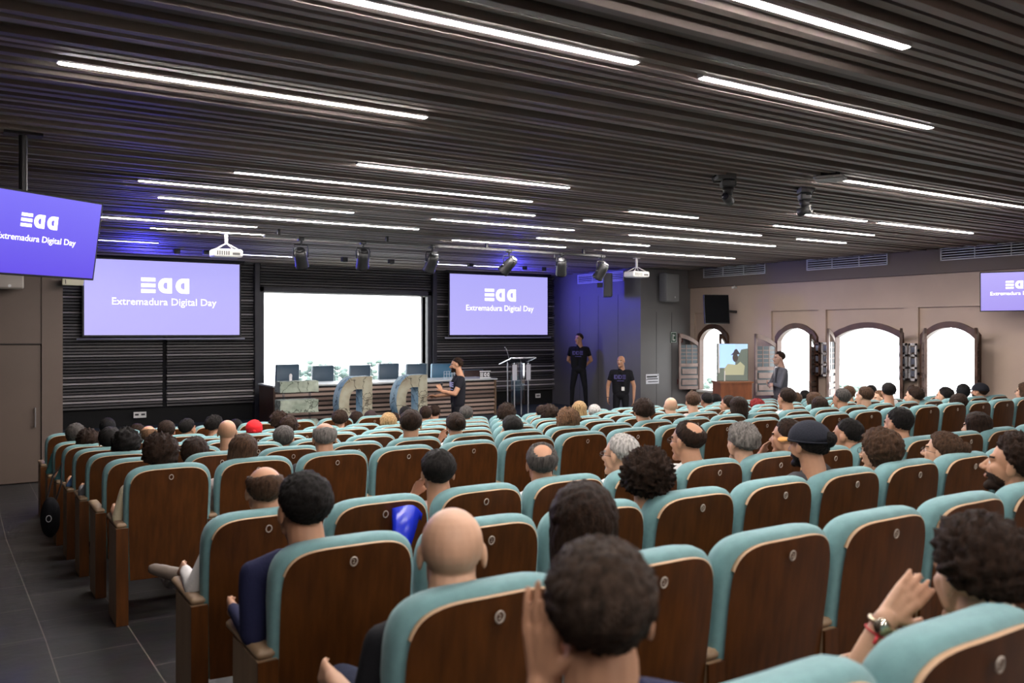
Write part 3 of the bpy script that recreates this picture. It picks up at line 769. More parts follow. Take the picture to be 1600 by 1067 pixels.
P(413, 729, 3, 'fringe', BRN, SK, 'white', 12, 0, 0, 'man with thinning brown crown', arms=('rest', 'lap', 1), col=0, sleeve=True, shoe=(.12, .09, .07), trou=(.04, .05, .12))
P(684, 700, 3, 'short', BLK, SK, 'pink', 8, 0, 0, 'black-haired man in a white shirt', arms=('chin', 'lap', 0))
P(846, 689, 3, 'crown', DGR, SK, 'white', 8, 0, 0, 'man with greying hair and bald spot')
P(968, 676, 3, 'short', WHT, SKL, 'white', 58, 0, 0, 'grey-haired man in tortoiseshell glasses', glass_=(.08, .04, .02))
P(1073, 655, 3, 'crown', DBR, SK, 'white', 52, 0, 0, 'balding dark-haired man in dark glasses', glass_=True, sc=1.05)
P(1158, 657, 3, 'messy', GRY, SKL, 'navy', 42, 0, 0, 'man with thick grey hair')
P(1228, 653, 3, 'short', DBR, SK, 'dgrey', 65, 0, 0, 'man resting chin on his hand', arms=('chin', 'lap', 0))
P(1322, 653, 3, 'fade', BLK, SK, 'black', 65, 0, 0, 'young man with black faded haircut')
P(1402, 636, 3, 'fade', BLK, SK, 'pink', 48, 0, 0, 'man with high faded haircut', sc=1.05)
P(1525, 643, 3, 'long', DBR, SKL, 'dgrey', 62, 0, 0, 'woman with long loose dark hair')
# ---- first row ahead of the cross aisle and beyond
P(250, 677, 4, 'curly', DBR, SK, 'cream', 10, 0, 0, 'person with bushy dark hair', arms=('rest', 'lap', -1), col=0, shoe=(.5, .5, .5), dy=.19)
P(378, 677, 4, 'long', BRN, SK, 'pink', 10, 0, 8, 'woman with long reddish brown hair', col=1)
P(507, 661, 4, 'fringe', GRY, SK, 'dgrey', 5, -4, 0, 'man with bald crown', col=2)
P(305, 683, 5, 'bob', DBR, SK, 'grey', -15, 0, 0, 'person with dark bowl-shaped hair', dy=.22)
P(642, 639, 5, 'short', DBR, SK, 'black', 0, 0, 0, 'man with short hair and dark collar', sc=1.1)
P(712, 643, 5, 'bun', DBR, SK, 'white', 8, 0, 0, 'woman with dark hair in a bun', arms=('chin', 'lap', 0))
P(799, 648, 5, 'short', BLK, SK, 'cream', 22, 0, 0, 'man with close-cropped black hair', sc=1.1)
P(888, 637, 5, 'curly', LBR, SKL, 'cream', 0, 0, 0, 'person with light brown curls', sc=1.02)
P(1005, 621, 5, 'messy', DBR, SK, 'cream', 15, 0, 0, 'man with thick dark tousled hair', sc=1.08)
P(1153, 619, 5, 'long', DBR, SK, 'green', 40, 0, 0, 'woman with long dark hair', arms=('chin', 'lap', 0))
P(1228, 605, 5, 'short', DBR, SK, 'white', 45, 0, 0, 'man with short dark hair and lanyard', sc=1.08)
P(1280, 619, 5, 'long', DBR, SK, 'cream', 25, 0, 0, 'woman with straight dark hair')
P(1314, 606, 5, 'short', DGR, SK, 'green', 50, 0, 0, 'man with short greying hair and glasses', glass_=True, sc=1.05)
P(1350, 603, 5, 'short', BRN, SKL, 'white', 55, 0, 0, 'man with reddish brown short hair', sc=1.05)
P(1388, 597, 5, 'short', BLK, SK, 'white', 15, 0, 0, 'man with thick black hair')
P(1427, 602, 5, 'quiff', DBR, SKL, 'white', 65, 0, 0, 'young man with dark fringe', sc=1.08)
P(1475, 604, 5, 'short', BLK, SKL, 'blue', 68, 0, 0, 'man in profile with slick black hair', sc=1.05)
P(1498, 615, 4, 'bob', DBR, SK, 'black', 10, 0, 0, 'person slouching low, only dark hair showing')
P(1601, 597, 4, 'long', BRN, SKL, 'white', 70, 0, 0, 'woman in glasses at the picture edge', glass_=True, )
P(198, 669, 6, 'curly', BLK, SK, 'grey', -10, 0, 0, 'person with dark wavy hair', arms=('rest', 'lap', 0), col=0, sleeve=True)
P(355, 656, 6, 'bald', GRY, SK, 'grey', 0, 0, 0, 'bald man', dy=.18)
P(444, 664, 6, 'short', DGR, SK, 'dgrey', -10, 0, 0, 'man with cropped grey hair', sc=1.06)
P(1048, 621, 6, 'bald', GRY, SKL, 'grey', 10, 0, 0, 'bald pink-headed man')
P(1082, 610, 6, 'quiff', BRN, SKL, 'pink', 15, 0, 0, 'man with combed brown hair')
P(1137, 617, 6, 'short', DBR, SK, 'green', 60, 0, 0, 'man in profile with short brown hair')
P(1271, 613, 6, 'bob', BRN, SK, 'cream', 45, 0, 0, 'person with light brown hair')
P(1326, 602, 6, 'short', BRN, SK, 'white', 10, 0, 0, 'man with round brown hair')
P(1373, 609, 6, 'short', LBR, SKL, 'stripe', 120, 0, 0, 'person turned towards the back')
P(1505, 599, 5, 'short', BLK, SK, 'black', 5, 0, 0, 'person in a black beanie', extra=hood)
P(1530, 598, 5, 'short', DBR, SK, 'red', 68, 4, 0, 'bearded man in a black peaked cap', beard=True, extra=cap((.012, .012, .016)))
P(172, 666, 7, 'short', BLK, SK, 'blue', -5, 0, 0, 'person with straight black hair', arms=('rest', 'lap', 0), col=0, sc=1.1)
P(791, 630, 7, 'curly', DBR, SK, 'teal', 8, 0, 0, 'person with dark curls and teal top')
P(859, 632, 7, 'curly', DBR, SK, 'black', 5, 0, 0, 'person with short brown curls')
P(905, 626, 7, 'long', BLD, SKL, 'grey', 10, 0, 0, 'woman with wavy blonde hair')
P(1183, 623, 7, 'curly', RED, SK, 'black', 20, 0, 0, 'person with curly dyed red hair')
P(1243, 612, 7, 'short', BRN, SK, 'cream', 20, 0, 0, 'man with short chestnut hair')
P(138, 670, 8, 'curly', DBR, SK, 'teal', 0, 0, 0, 'person with dark curly hair', arms=('rest', 'lap', 0), col=0)
P(232, 665, 8, 'fringe', LBR, SK, 'dgrey', 0, 0, 0, 'man with balding ginger head')
P(260, 656, 8, 'short', DBR, SK, 'red', 0, 0, 0, 'person with smooth dark brown hair')
P(397, 657, 8, 'bald', BLK, SK, 'dgrey', 0, 0, 0, 'person in a bright red head scarf', extra=bandana)
P(452, 650, 8, 'bob', DBR, SK, 'black', -10, 0, 0, 'woman with brown braided hair')
P(607, 645, 8, 'bob', BLD, SKL, 'white', 0, 0, 0, 'woman with straight blonde hair')
P(728, 633, 8, 'short', DGR, SK, 'black', 5, 0, 0, 'man with dark greying hair')
P(846, 632, 8, 'short', DBR, SK, 'black', 25, 0, 0, 'man with smooth dark hair')
P(928, 631, 8, 'short', WHT, SKL, 'red', 20, 0, 0, 'elderly person with cropped white hair')
P(1103, 613, 8, 'short', BLK, SKD, 'grey', 40, 0, 0, 'man with black hair and tanned neck')
P(1257, 609, 8, 'short', BLK, SK, 'grey', 30, 0, 0, 'man with black hair near window')
P(1361, 601, 7, 'short', BLK, SK, 'black', 0, 0, 0, 'person with dark hair')
P(118, 662, 9, 'bob', DGR, SK, 'teal', 0, 0, 0, 'woman with ash grey bob', arms=('rest', 'lap', 0), col=0)
P(214, 661, 10, 'short', DBR, SK, 'black', 0, 0, 0, 'person with short dark hair')
P(294, 653, 9, 'short', BLK, SK, 'dgrey', -40, 0, 0, 'man with black hair looking right')
P(336, 647, 9, 'messy', BLK, SK, 'dgrey', -35, 0, 0, 'man with tousled black hair')
P(368, 654, 10, 'short', BLK, SK, 'black', 0, 0, 0, 'person with black hair')
P(436, 642, 9, 'curly', DBR, SK, 'black', 0, 0, 0, 'person with curly brown hair')
P(466, 653, 10, 'short', (.10, .035, .025), SK, 'black', 0, 0, 0, 'person with reddish brown hair')
P(531, 639, 9, 'messy', DBR, SK, 'black', 0, 0, 0, 'person with full brown hair')
P(557, 643, 10, 'bob', DBR, SK, 'black', 0, 0, 0, 'woman with dark bob')
P(616, 644, 10, 'short', DBR, SK, 'black', 0, 0, 0, 'person with dark brown hair')
P(634, 634, 9, 'short', BLK, SK, 'black', 0, 0, 0, 'man with cropped black hair')
P(665, 634, 9, 'fade', DBR, SK, 'grey', 0, 0, 0, 'man with faded brown haircut', sc=1.02)
P(679, 632, 10, 'short', DBR, SK, 'black', 0, 0, 0, 'man with round dark hair')
P(1118, 615, 9, 'short', BLK, SK, 'black', 20, 0, 0, 'man with dark hair wearing a headset')
P(168, 652, 10, 'short', BLK, SK, 'black', 0, 0, 0, 'person with dark hair by the wall', col=0, extra=hood)
P(579, 641, 10, 'short', DBR, SK, 'black', 0, 0, 0, 'person in a dark brown cap', extra=cap((.035, .022, .022)))

# ---- two people in the nearest row, cut by the picture edge, with raised hands
def near_person(name_label, Hc, hs, style, hcol, shirt, yaw, arm_pts, handspec, sk=SK, pitch=0, roll=0, seed=3, sc=1.0):
    base = Vector((Hc.x, Hc.y, 0)); zf = rowfloor(0)
    hz = Hc.z-zf
    Pm = [('e', (0, .18, .53), (.18, .16, .12), TROU)]
    for s in (-1, 1):
        Pm += [('c', (s*.07, .14, .60), .12, (s*.09, .04, hz-.25), .11, SHIRT), ('c', (s*.10, -.01, hz-.195), .075, (s*.175, .0, hz-.21), .062, SHIRT),
               ('c', (s*.09, .2, .53), .088, (s*.125, .55, .515), .062, TROU), ('c', (s*.125, .55, .50), .06, (s*.13, .53, .11), .04, TROU), ('c', (s*.13, .51, .045), .04, (s*.135, .69, .035), .034, SHOE)]
        if s == arm_pts[0]: el, wr = [Vector(p)-Vector((Hc.x, Hc.y, zf)) for p in arm_pts[1:]]; Pm += [('c', (s*.2, .0, hz-.215), .054, el, .044, SHIRT), ('c', el, .043, wr, .029, FORE)]
        else: Pm += [('c', (s*.2, .0, hz-.215), .054, (s*.25, .08, .62), .043, SHIRT), ('c', (s*.25, .08, .62), .041, (s*.15, .32, .63), .028, FORE)]; Pm += hand((s*.15, .32, .63), (-s*.5, .8, -.1), (-s, 0, -.3), -s, .5)
    Pm += hand(wr, *handspec)
    Pm += [('c', (0, -.01, hz-.215), .095, (0, -.045, hz-.15), .077, SHIRT)]
    V, Fc, T, C = fuse(Pm, .0052, 2)
    HM = headxf(Vector((0, 0, hz)), yaw, pitch, roll) @ Matrix.Scale(sc, 4)
    sh = cloth(TT_[shirt])
    me = assemble([(V, Fc, T), put_head('hi', HM)], [skinmat(sk), sh, skinmat(sk), cloth((.03, .03, .05)), blackp, hairmat(hcol), eyew, lipm, hairmat(hcol)])
    o = link('person', me, None, (Hc.x, Hc.y, zf)); tag(o, name_label, 'person', 'seated audience')
    add_hair(o, HM, style, True, hcol, seed)
    return o, el, wr, HM
Hb = at_d(937, 965, 1.42)
elb = at_d(842, 1175, 1.38); wrb = at_d(850, 1072, 1.40)
near_person('man with short dark brown hair holding his hand beside his cheek, nearest the viewpoint', Hb, 0, 'short', (.034, .021, .014), 'navy', -34, (-1, elb, wrb), ((-.02, .05, 1), (1, .25, 0), -1, .12), sk=(.42, .22, .13), seed=8, sc=1.02)
Hr = at_d(1526, 904, 2.02)
elr = at_d(1325, 1085, 2.12); wrr = at_d(1384, 968, 2.10)
dirr = (at_d(1456, 893, 2.16)-wrr)
nr, el_, wr_, HMr = near_person('person with thick dark wavy hair resting cheek on a hand with a wristwatch', Hr, 0, 'messy', DBR, 'green', -22, (-1, elr, wrr), (dirr, (.7, .7, -.2), -1, .18), sk=SKL, seed=5, sc=1.06, pitch=-4)
b = MB(); b.smooth = True
ax = (wr_-el_).normalized(); a1 = ax.orthogonal().normalized(); a2 = ax.cross(a1)
cw = wr_-ax*.012
b.tube([cw+(a1*math.cos(t*PI/10)+a2*math.sin(t*PI/10))*.0335 for t in range(20)], .0065, 6, closed=True)
tocam = (Vector((0, 0, CZ))-(Vector(nr.location)+cw)).normalized(); up = (tocam-ax*tocam.dot(ax)).normalized()
wo = b.build('wristwatch', mat('watch_steel', (.45, .38, .26), .3, metal=1), nr)
b = MB(); b.smooth = True; b.cyl(cw+up*.030, cw+up*.043, .019, seg=20); b.build('watch_case', mat('watch_case_steel', (.6, .55, .45), .25, metal=1), wo)
b = MB(); cr = wr_-ax*.036; b.smooth = True; b.tube([cr+(a1*math.cos(t*PI/10)+a2*math.sin(t*PI/10))*.0345 for t in range(20)], .0025, 5, closed=True); b.tube([cr+up*.034, cr+up*.045-ax*.02], .004)
b.build('string_bracelet', mat('red_string', (.5, .02, .03), .6), nr)

for j in NC:
    for c in range(NC[j]):
        if j == 0 and c > 1: continue
        make_chair(j, c, (j, c) in OCC)

# ------------------------------------------------------------------ standing people
def stander(loc, rz, H, joints, shirt, label, style, hcol, sk=SK, yaw=0, pitch=0, beard=False, jacket=False, glasses_=False, trou=(.01, .01, .012), fore_skin=True, lanyard=None, print_=True, extra=None, shoe=(.02, .02, .02)):
    """figure facing +y in its own frame; joints give elbow and wrist of both arms"""
    k = H/1.75; Pm = [('e', (0, 0, .93), (.165, .11, .11), TROU)]
    for s in (-1, 1):
        ft = joints.get('foot', .11)
        Pm += [('c', (s*.075, 0, 1.00), .105, (s*.095, -.01, 1.32), .105, SHIRT), ('c', (s*.08, -.015, 1.38), .075, (s*.165, -.02, 1.395), .060, SHIRT),
               ('c', (s*.085, 0, .90), .088, (s*ft, .01, .50), .060, TROU), ('c', (s*ft, .01, .50), .058, (s*(ft+.02), -.02, .09), .042, TROU),
               ('c', (s*(ft+.02), -.04, .045), .042, (s*(ft+.04), .14, .035), .036, SHOE)]
        el, wr, hd, pn, cu = joints['L' if s < 0 else 'R']
        m = tuple((a+b_)/2 for a, b_ in zip((s*.195, -.02, 1.385), el))
        Pm += [('c', (s*.19, -.02, 1.39), .058, m, .052, SHIRT), ('c', m, .048, el, .042, SHIRT if not fore_skin else FORE), ('c', el, .041, wr, .028, FORE)]
        Pm += hand(wr, hd, pn, -s, cu)
    Pm += [('c', (0, -.015, 1.38), .085, (0, -.02, 1.455), .060, SHIRT)]
    V, Fc, T, C = fuse(Pm, .0085, 2)
    HM = headxf(Vector((0, .025, 1.625)), yaw, pitch)
    A = Matrix.Scale(k, 4)
    sh = cloth(shirt); fm = skinmat(sk) if fore_skin else sh
    me = assemble([(V*k, Fc, T), put_head('lo', A @ HM, beard)], [skinmat(sk), sh, fm, cloth(trou), mat('shoe_%d' % int(shoe[0]*1000), shoe, .6), hairmat(DBR), eyew, lipm, hairmat(hcol)])
    o = link('person', me, None, loc); o.rotation_euler = (0, 0, rz); tag(o, label, 'person')
    add_hair(o, A @ HM, style, False, hcol, 1)
    if glasses_: glasses(o, A @ HM)
    if print_:
        b = MB(); y = .106
        q = .034
        for z in (0, .045, .09): b.box(-.115, -.045, y, y+.004, 1.26+z*.75, 1.26+z*.75+.018)
        for x in (.0, .085):
            b.box(x+.015, x+.045, y, y+.004, 1.26, 1.345) ; b.box(x-.02, x+.015, y, y+.004, 1.26, 1.278); b.box(x-.02, x+.015, y, y+.004, 1.327, 1.345); b.box(x-.03, x-.014, y, y+.004, 1.275, 1.33)
        b.box(-.08, .07, y, y+.004, 1.215, 1.228)
        pr = b.build('shirt_print', mat('print_ink_%s' % print_, (.06, .05, .18) if print_ == 'dark' else (.30, .30, .55), .6), o); pr.scale = (k, k, k)
    if extra: extra(o, k)
    return o
# presenter
def mic(o, k):
    b = MB(); b.smooth = True; b.cyl((-.095, .30, 1.20), (-.09, .30, 1.30), .013, .018); b.ell((-.09, .30, 1.325), (.024, .024, .028), 12, 8); m = b.build('microphone', blackm, o); m.scale = (k, k, k)
    b = MB(); b.tube([Vector((.21, .33, 1.10))+Vector((.0, .032*math.cos(t*PI/8), .032*math.sin(t*PI/8))) for t in range(16)], .007, 6, closed=True); m = b.build('wristwatch', blackm, o); m.scale = (k, k, k)
stander((7.07, 12.66, 0), math.radians(76), 1.73, {'L': ((-.26, .12, 1.16), (-.12, .30, 1.20), (.1, .5, .8), (1, 0, 0), .9), 'R': ((.27, .05, 1.12), (.20, .33, 1.10), (-.1, 1, .05), (-.6, 0, -1), .35)},
        (.012, .012, .016), 'bearded presenter in a black t-shirt gesturing before the desk', 'fade', DBR, SK, -12, -3, True, print_='light', extra=mic)
# two men in black by the blue side wall
bk = {'L': ((-.27, -.10, 1.13), (-.10, -.15, .98), (.8, .1, -.3), (0, 1, 0), .6), 'R': ((.27, -.10, 1.13), (.10, -.15, .98), (-.8, .1, -.3), (0, 1, 0), .6), 'foot': .15}
stander((11.95, 15.75, STG), math.radians(132), 1.72, bk, (.008, .008, .010), 'man in black with hands behind his back, on the stage by the wall', 'short', DBR, SK, -30, 0, print_='dark')
hg = {'L': ((-.27, -.03, 1.10), (-.27, .03, .85), (.05, .1, -1), (1, 0, 0), .5), 'R': ((.28, -.03, 1.10), (.27, .06, .86), (-.05, .15, -1), (-1, 0, 0), .6)}
def badge(o, k):
    b = MB(); b.box(-.09, -.03, .125, .128, 1.02, 1.10); m = b.build('name_badge', white, o); m.scale = (k, k, k)
    b = MB(); b.tube([Vector((.27, .055, .875))+Vector((.033*math.cos(t*PI/8), .033*math.sin(t*PI/8), 0)) for t in range(16)], .007, 6, closed=True); m = b.build('wristwatch', blackm, o); m.scale = (k, k, k)
stander((11.35, 13.55, 0), math.radians(132), 1.69, hg, (.010, .010, .013), 'bald man in black t-shirt with white badge, beside the side wall', 'bald', DGR, SK, -14, 0, print_='dark', extra=badge)
# man in a suit with folded arms by the windows
def suit(o, k):
    b = MB(); b.add([(-.035, .098, 1.44), (.035, .098, 1.44), (.0, .125, 1.16)], [(0, 1, 2)]); b.add([(-.035, .09, 1.44), (.035, .09, 1.44), (.0, .115, 1.16)], [(0, 2, 1)])
    b.add([(-.06, .07, 1.47), (.06, .07, 1.47), (.035, .10, 1.44), (-.035, .10, 1.44)], [(0, 1, 2, 3)])
    m = b.build('shirt_front', cloth((.72, .72, .75)), o); m.scale = (k, k, k)
    b = MB()
    for s in (-1, 1): b.loft([[Vector((s*.045, .10, 1.455)), Vector((s*.085, .088, 1.43)), Vector((s*.085, .095, 1.43)), Vector((s*.045, .108, 1.455))], [Vector((s*.0, .125, 1.16)), Vector((s*.03, .122, 1.16)), Vector((s*.03, .13, 1.16)), Vector((0, .133, 1.16))]])
    m = b.build('lapel', cloth((.085, .085, .10)), o); m.scale = (k, k, k)
fa = {'L': ((-.25, .10, 1.12), (.06, .19, 1.16), (1, .1, .15), (0, -1, 0), .7), 'R': ((.25, .10, 1.12), (-.04, .23, 1.12), (-1, .1, .15), (0, -1, 0), .7)}
stander((13.25, 11.12, 0), math.radians(60), 1.79, fa, (.10, .10, .118), 'man in a grey suit with folded arms at the second arched window', 'short', DBR, (.40, .24, .18), 2, 0, print_=False, fore_skin=False, extra=suit, trou=(.08, .08, .09))

# ------------------------------------------------------------------ screens and logo
def logo_geometry(b, s):
    """three bars and two reversed D shapes, s = letter height, centred, drawn in x,z"""
    def poly_ring(cx):
        n = 10; w = s*.86; O = [(cx+w/2, -s/2), (cx+w/2, s/2)]; I = []
        for k in range(n+1): a = PI/2+k*PI/n; O.append((cx+w*.02+w*.52*math.cos(a), s/2*math.sin(a)))
        I = [(cx+w*.17, -s*.22), (cx+w*.17, s*.22)]
        for k in range(n+1): a = PI/2+k*PI/n; I.append((cx+w*.06+w*.20*math.cos(a), s*.22*math.sin(a)))
        b.prism(O, -.002, .002, hole=I)
    for z in (-s*.5, -s*.12, s*.26): b.box(-s*1.5, -s*.62, -.002, .002, z, z+s*.24)
    poly_ring(-.02*s); poly_ring(s*1.08)
lettering = mat('screen_lettering', (1, 1, 1), emis=1.3, ecol=(1, 1, 1))
def screenmat(name, c0, c1, strength):
    m = bpy.data.materials.new(name); m.use_nodes = True; nt = m.node_tree; b = nt.nodes['Principled BSDF']
    tc = nt.nodes.new('ShaderNodeTexCoord'); sx = nt.nodes.new('ShaderNodeSeparateXYZ'); r = nt.nodes.new('ShaderNodeValToRGB')
    r.color_ramp.elements[0].color = (*c0, 1); r.color_ramp.elements[1].color = (*c1, 1)
    nt.links.new(tc.outputs['Generated'], sx.inputs[0]); nt.links.new(sx.outputs[2], r.inputs[0]); nt.links.new(r.outputs[0], b.inputs['Emission Color'])
    b.inputs['Base Color'].default_value = (.02, .02, .03, 1); b.inputs['Emission Strength'].default_value = strength; b.inputs['Roughness'].default_value = .3
    return m
tvblue = screenmat('tv_picture', (.13, .075, .85), (.22, .18, 1.0), .95)
projblue = screenmat('projected_picture', (.52, .47, 1.0), (.47, .44, 1.0), .95)
tv2 = screenmat('tv_picture_pale', (.42, .34, .92), (.50, .43, 1.0), .95)
def screen(name, C, W, H, yaw, tilt, roll, pm, label, cat, bez, depth, fs=1.0, zoff=.0, mount=None):
    t = thing(name, C, label, cat)
    M = Matrix.Rotation(yaw, 4, 'Z') @ Matrix.Rotation(tilt, 4, 'X') @ Matrix.Rotation(roll, 4, 'Y')
    t.matrix_world = Matrix.Translation(C) @ M
    b = MB(); b.box(-W/2-bez, W/2+bez, .0, depth, -H/2-bez, H/2+bez); bevel(b.build('casing', blackp, t), .004)
    b = MB(); b.box(-W/2, W/2, -.003, .001, -H/2, H/2); b.build('picture', pm, t)
    b = MB(); b.f = []; logo_geometry(b, H*.205*fs); lg = b.build('logo', lettering, t, (0, -.006, H*.17+zoff))
    me = textmesh('Extremadura Digital Day', H*.135*fs, .001); me.materials.clear(); me.materials.append(lettering)
    o = link('lettering', me, t, (0, -.006, H*-.055+zoff)); o.rotation_euler = (PI/2, 0, 0)
    return t
tvl = screen('television', Vector((.482, 6.83, CZ+.675)), .985, .555, .594, .175, 0, tvblue, 'large television hung from a ceiling pole at the upper left', 'television', .015, .045, .82)
b = MB(); b.cyl((0, 0, 0), (0, 0, .58), .028); b.box(-.12, .12, -.06, .06, .55, .575)
pole = b.build('ceiling_bracket', blackm, tvl); pole.matrix_world = Matrix.Translation((.43, 6.97, CEIL-.56)); 
bpy.context.view_layer.update(); pole.matrix_parent_inverse = Matrix(); pole.matrix_local = tvl.matrix_world.inverted() @ Matrix.Translation((.40, 6.92, CEIL-.56))
tvr = screen('television', Vector((13.22, 6.45, CZ+.385)), 1.02, .575, -1.25, .06, 0, tv2, 'television on the right wall, cut by the picture edge', 'television', .015, .045)
tvr.matrix_world = Matrix.Translation((13.40, 6.78, CZ+.615)) @ Matrix.Rotation(-1.164, 4, 'Z') @ Matrix.Rotation(.05, 4, 'X')
b = MB(); b.box(-.05, .05, .04, .5, -.05, .05); b.build('wall_bracket', blackm, tvr)
pl = screen('projection_screen', Vector((3.31, 17.12, CZ+.635)), 2.74, 1.375, 0, 0, 0, projblue, 'wide projection screen on the left of the stage wall', 'projection screen', .035, .02)
pr = screen('projection_screen', Vector((10.70, 17.12, CZ+.63)), 2.68, 1.38, 0, 0, 0, projblue, 'projection screen on the right of the stage wall', 'projection screen', .035, .02)
for t, W in ((pl, 2.74), (pr, 2.68)):
    b = MB(); b.smooth = True; b.cyl((-W/2-.12, 0, -.76), (W/2+.10, 0, -.76), .018); b.build('weight_bar', mat('pale_bar', (.35, .35, .42), .4), t)
    b = MB(); b.smooth = True; b.cyl((-W/2-.1, .03, .76), (W/2+.1, .03, .76), .05); b.build('roller_case', blackp, t)
# black monitor seen side-on near the windows
t = thing('monitor', (13.2, 12.9, 2.46), 'black wall monitor with a dark screen beside the leftmost arched window', 'monitor', rz=-2.3)
t.matrix_world = Matrix.Translation((13.10, 12.62, CZ+.47)) @ Matrix.Rotation(-.42, 4, 'Z') @ Matrix.Rotation(-.12, 4, 'X')
b = MB(); b.rbox(-.27, .27, -.02, .03, -.30, .30, .012); b.build('casing', blackp, t)
b = MB(); b.box(-.255, .255, -.024, -.019, -.28, .285); b.build('dark_screen', mat('off_screen', (.006, .006, .007), .9, spec=.05), t)
b = MB(); b.box(-.05, .05, .03, .10, -.06, .06); b.tube([(0, .08, 0), (.25, .25, .0), (.58, .36, .0)], .03); b.build('wall_bracket', blackm, t)
b = MB(); b.rbox(-.06, .06, -.03, .03, -.02, .02, .008); b.tube([(0, 0, .02), (0, 0, .06)], .012); o = b.build('sensor_box', white, None, (13.82, 12.8, 3.10)); tag(o, 'small white sensor under the soffit above the black monitor', 'sensor')

# ------------------------------------------------------------------ projectors, spots, cameras on the ceiling
def projector(loc, label):
    t = thing('projector', loc, label, 'projector', 'white ceiling projectors')
    b = MB(); b.smooth = False; b.rbox(-.20, .20, -.15, .15, -.06, .05, .035); bevel(b.build('body', white, t), .006)
    b = MB(); b.smooth = True; b.cyl((.07, .15, -.005), (.07, .185, -.005), .042, .036, 20); b.build('lens', lensglass, t)
    b = MB()
    for k in range(6): b.box(-.16+k*.03, -.145+k*.03, -.153, -.149, -.035, .02)
    b.box(.05, .15, -.153, -.149, -.03, .0); b.build('port_panel', mat('port_grey', (.12, .12, .11), .6), t)
    b = MB(); b.smooth = True; b.cyl((0, 0, .12), (0, 0, CEIL-loc[2]+.02), .022); b.cyl((0, 0, CEIL-loc[2]-.01), (0, 0, CEIL-loc[2]+.01), .07)
    for a in (-1, 1):
        for c in (-1, 1): b.tube([(0, 0, .14), (a*.14, c*.10, .05)], .008, 6)
    b.build('ceiling_mount', white, t)
projector((3.18, 12.3, CZ+1.10), 'white projector hanging before the left projection screen')
projector((10.68, 12.3, CZ+1.08), 'white projector hanging to the right of the stage spotlights')
b = MB(); b.box(3.5, 9.35, 11.57, 11.63, 3.44, 3.48)
for x in (3.7, 5.3, 7.0, 8.9): b.box(x-.02, x+.02, 11.585, 11.615, 3.46, 3.56)
b.tube([(8.3, 11.6, 3.44), (8.3, 11.6, 3.38)], .012)
tag(bevel(b.build('lighting_bar', blackm), .004), 'long black lighting bar under the ceiling before the stage', 'lighting bar')
def stagespot(px, py, label, tilt, yaw, metal=False):
    p = at_y(px, py, 11.6); p.x = p.x
    t = thing('stage_spotlight', (p.x, 11.6, p.z), label, 'spotlight', 'black stage spotlights on the bar')
    h = 3.45-p.z
    b = MB(); b.smooth = True
    b.tube([(-.10, 0, 0), (-.105, 0, h*.45), (-.09, 0, h*.66), (.09, 0, h*.66), (.105, 0, h*.45), (.10, 0, 0)], .009, 6); b.tube([(0, 0, h*.66), (.01, 0, h*.85), (0, 0, h)], .014)
    b.box(-.035, .035, -.04, .04, h-.03, h+.02); b.build('yoke', blackm, t)
    b = MB(); b.smooth = True; M = Matrix.Rotation(yaw, 4, 'Z') @ Matrix.Rotation(tilt, 4, 'X')
    prof = [(-.13, .045), (-.125, .070), (-.05, .085), (.02, .088), (.10, .088), (.13, .095), (.16, .095)]
    b.loft([[M @ Vector((r*math.cos(k*PI/10), y, r*math.sin(k*PI/10))) for k in range(20)] for y, r in prof]); b.build('lamp_can', blackm, t)
    b = MB(); b.smooth = True; b.loft([[M @ Vector((r*math.cos(k*PI/10), y, r*math.sin(k*PI/10))) for k in range(20)] for y, r in ((-.155, .02), (-.15, .048), (-.131, .055))])
    b.build('rear_cap', mat('spot_rear_silver', (.32, .32, .33), .35, metal=.6) if metal else blackp, t)
    b = MB(); b.tube([(-.12, 0, 0), (.12, 0, 0)], .007); b.build('pivot_bolt', chrome, t)
for k, (px, py, m) in enumerate(((470, 402, 0), (567, 404, 0), (675, 409, 1), (795, 414, 1), (877, 416, 1), (940, 423, 1))):
    stagespot(px, py, 'black stage spotlight, %s from the left on the lighting bar' % ORD[k], -.75-.1*(k % 3), (-.5, -.3, .1, .5, -.6, .4)[k], m)
for k, (px, py) in enumerate(((276, 392), (322, 393), (538, 405), (611, 408), (735, 413), (820, 418), (850, 420))):
    p = at_y(px, py, 15.1)
    t = thing('ceiling_spot', (p.x, 15.1, p.z), 'small black ceiling spot, %s from the left above the stage' % ORD[k], 'spotlight', 'small black spots above the stage')
    b = MB(); b.rbox(-.05, .05, -.05, .05, -.05, .05, .006) if k < 5 else b.cyl((0, 0, -.05), (0, 0, .05), .05, seg=20)
    b.cyl((0, 0, .05), (0, 0, CEIL+.03-p.z), .02); b.build('body', blackp, t)
    b = MB(); b.cyl((0, 0, -.052), (0, 0, -.048), .036, seg=16); b.build('lens', lensglass, t)
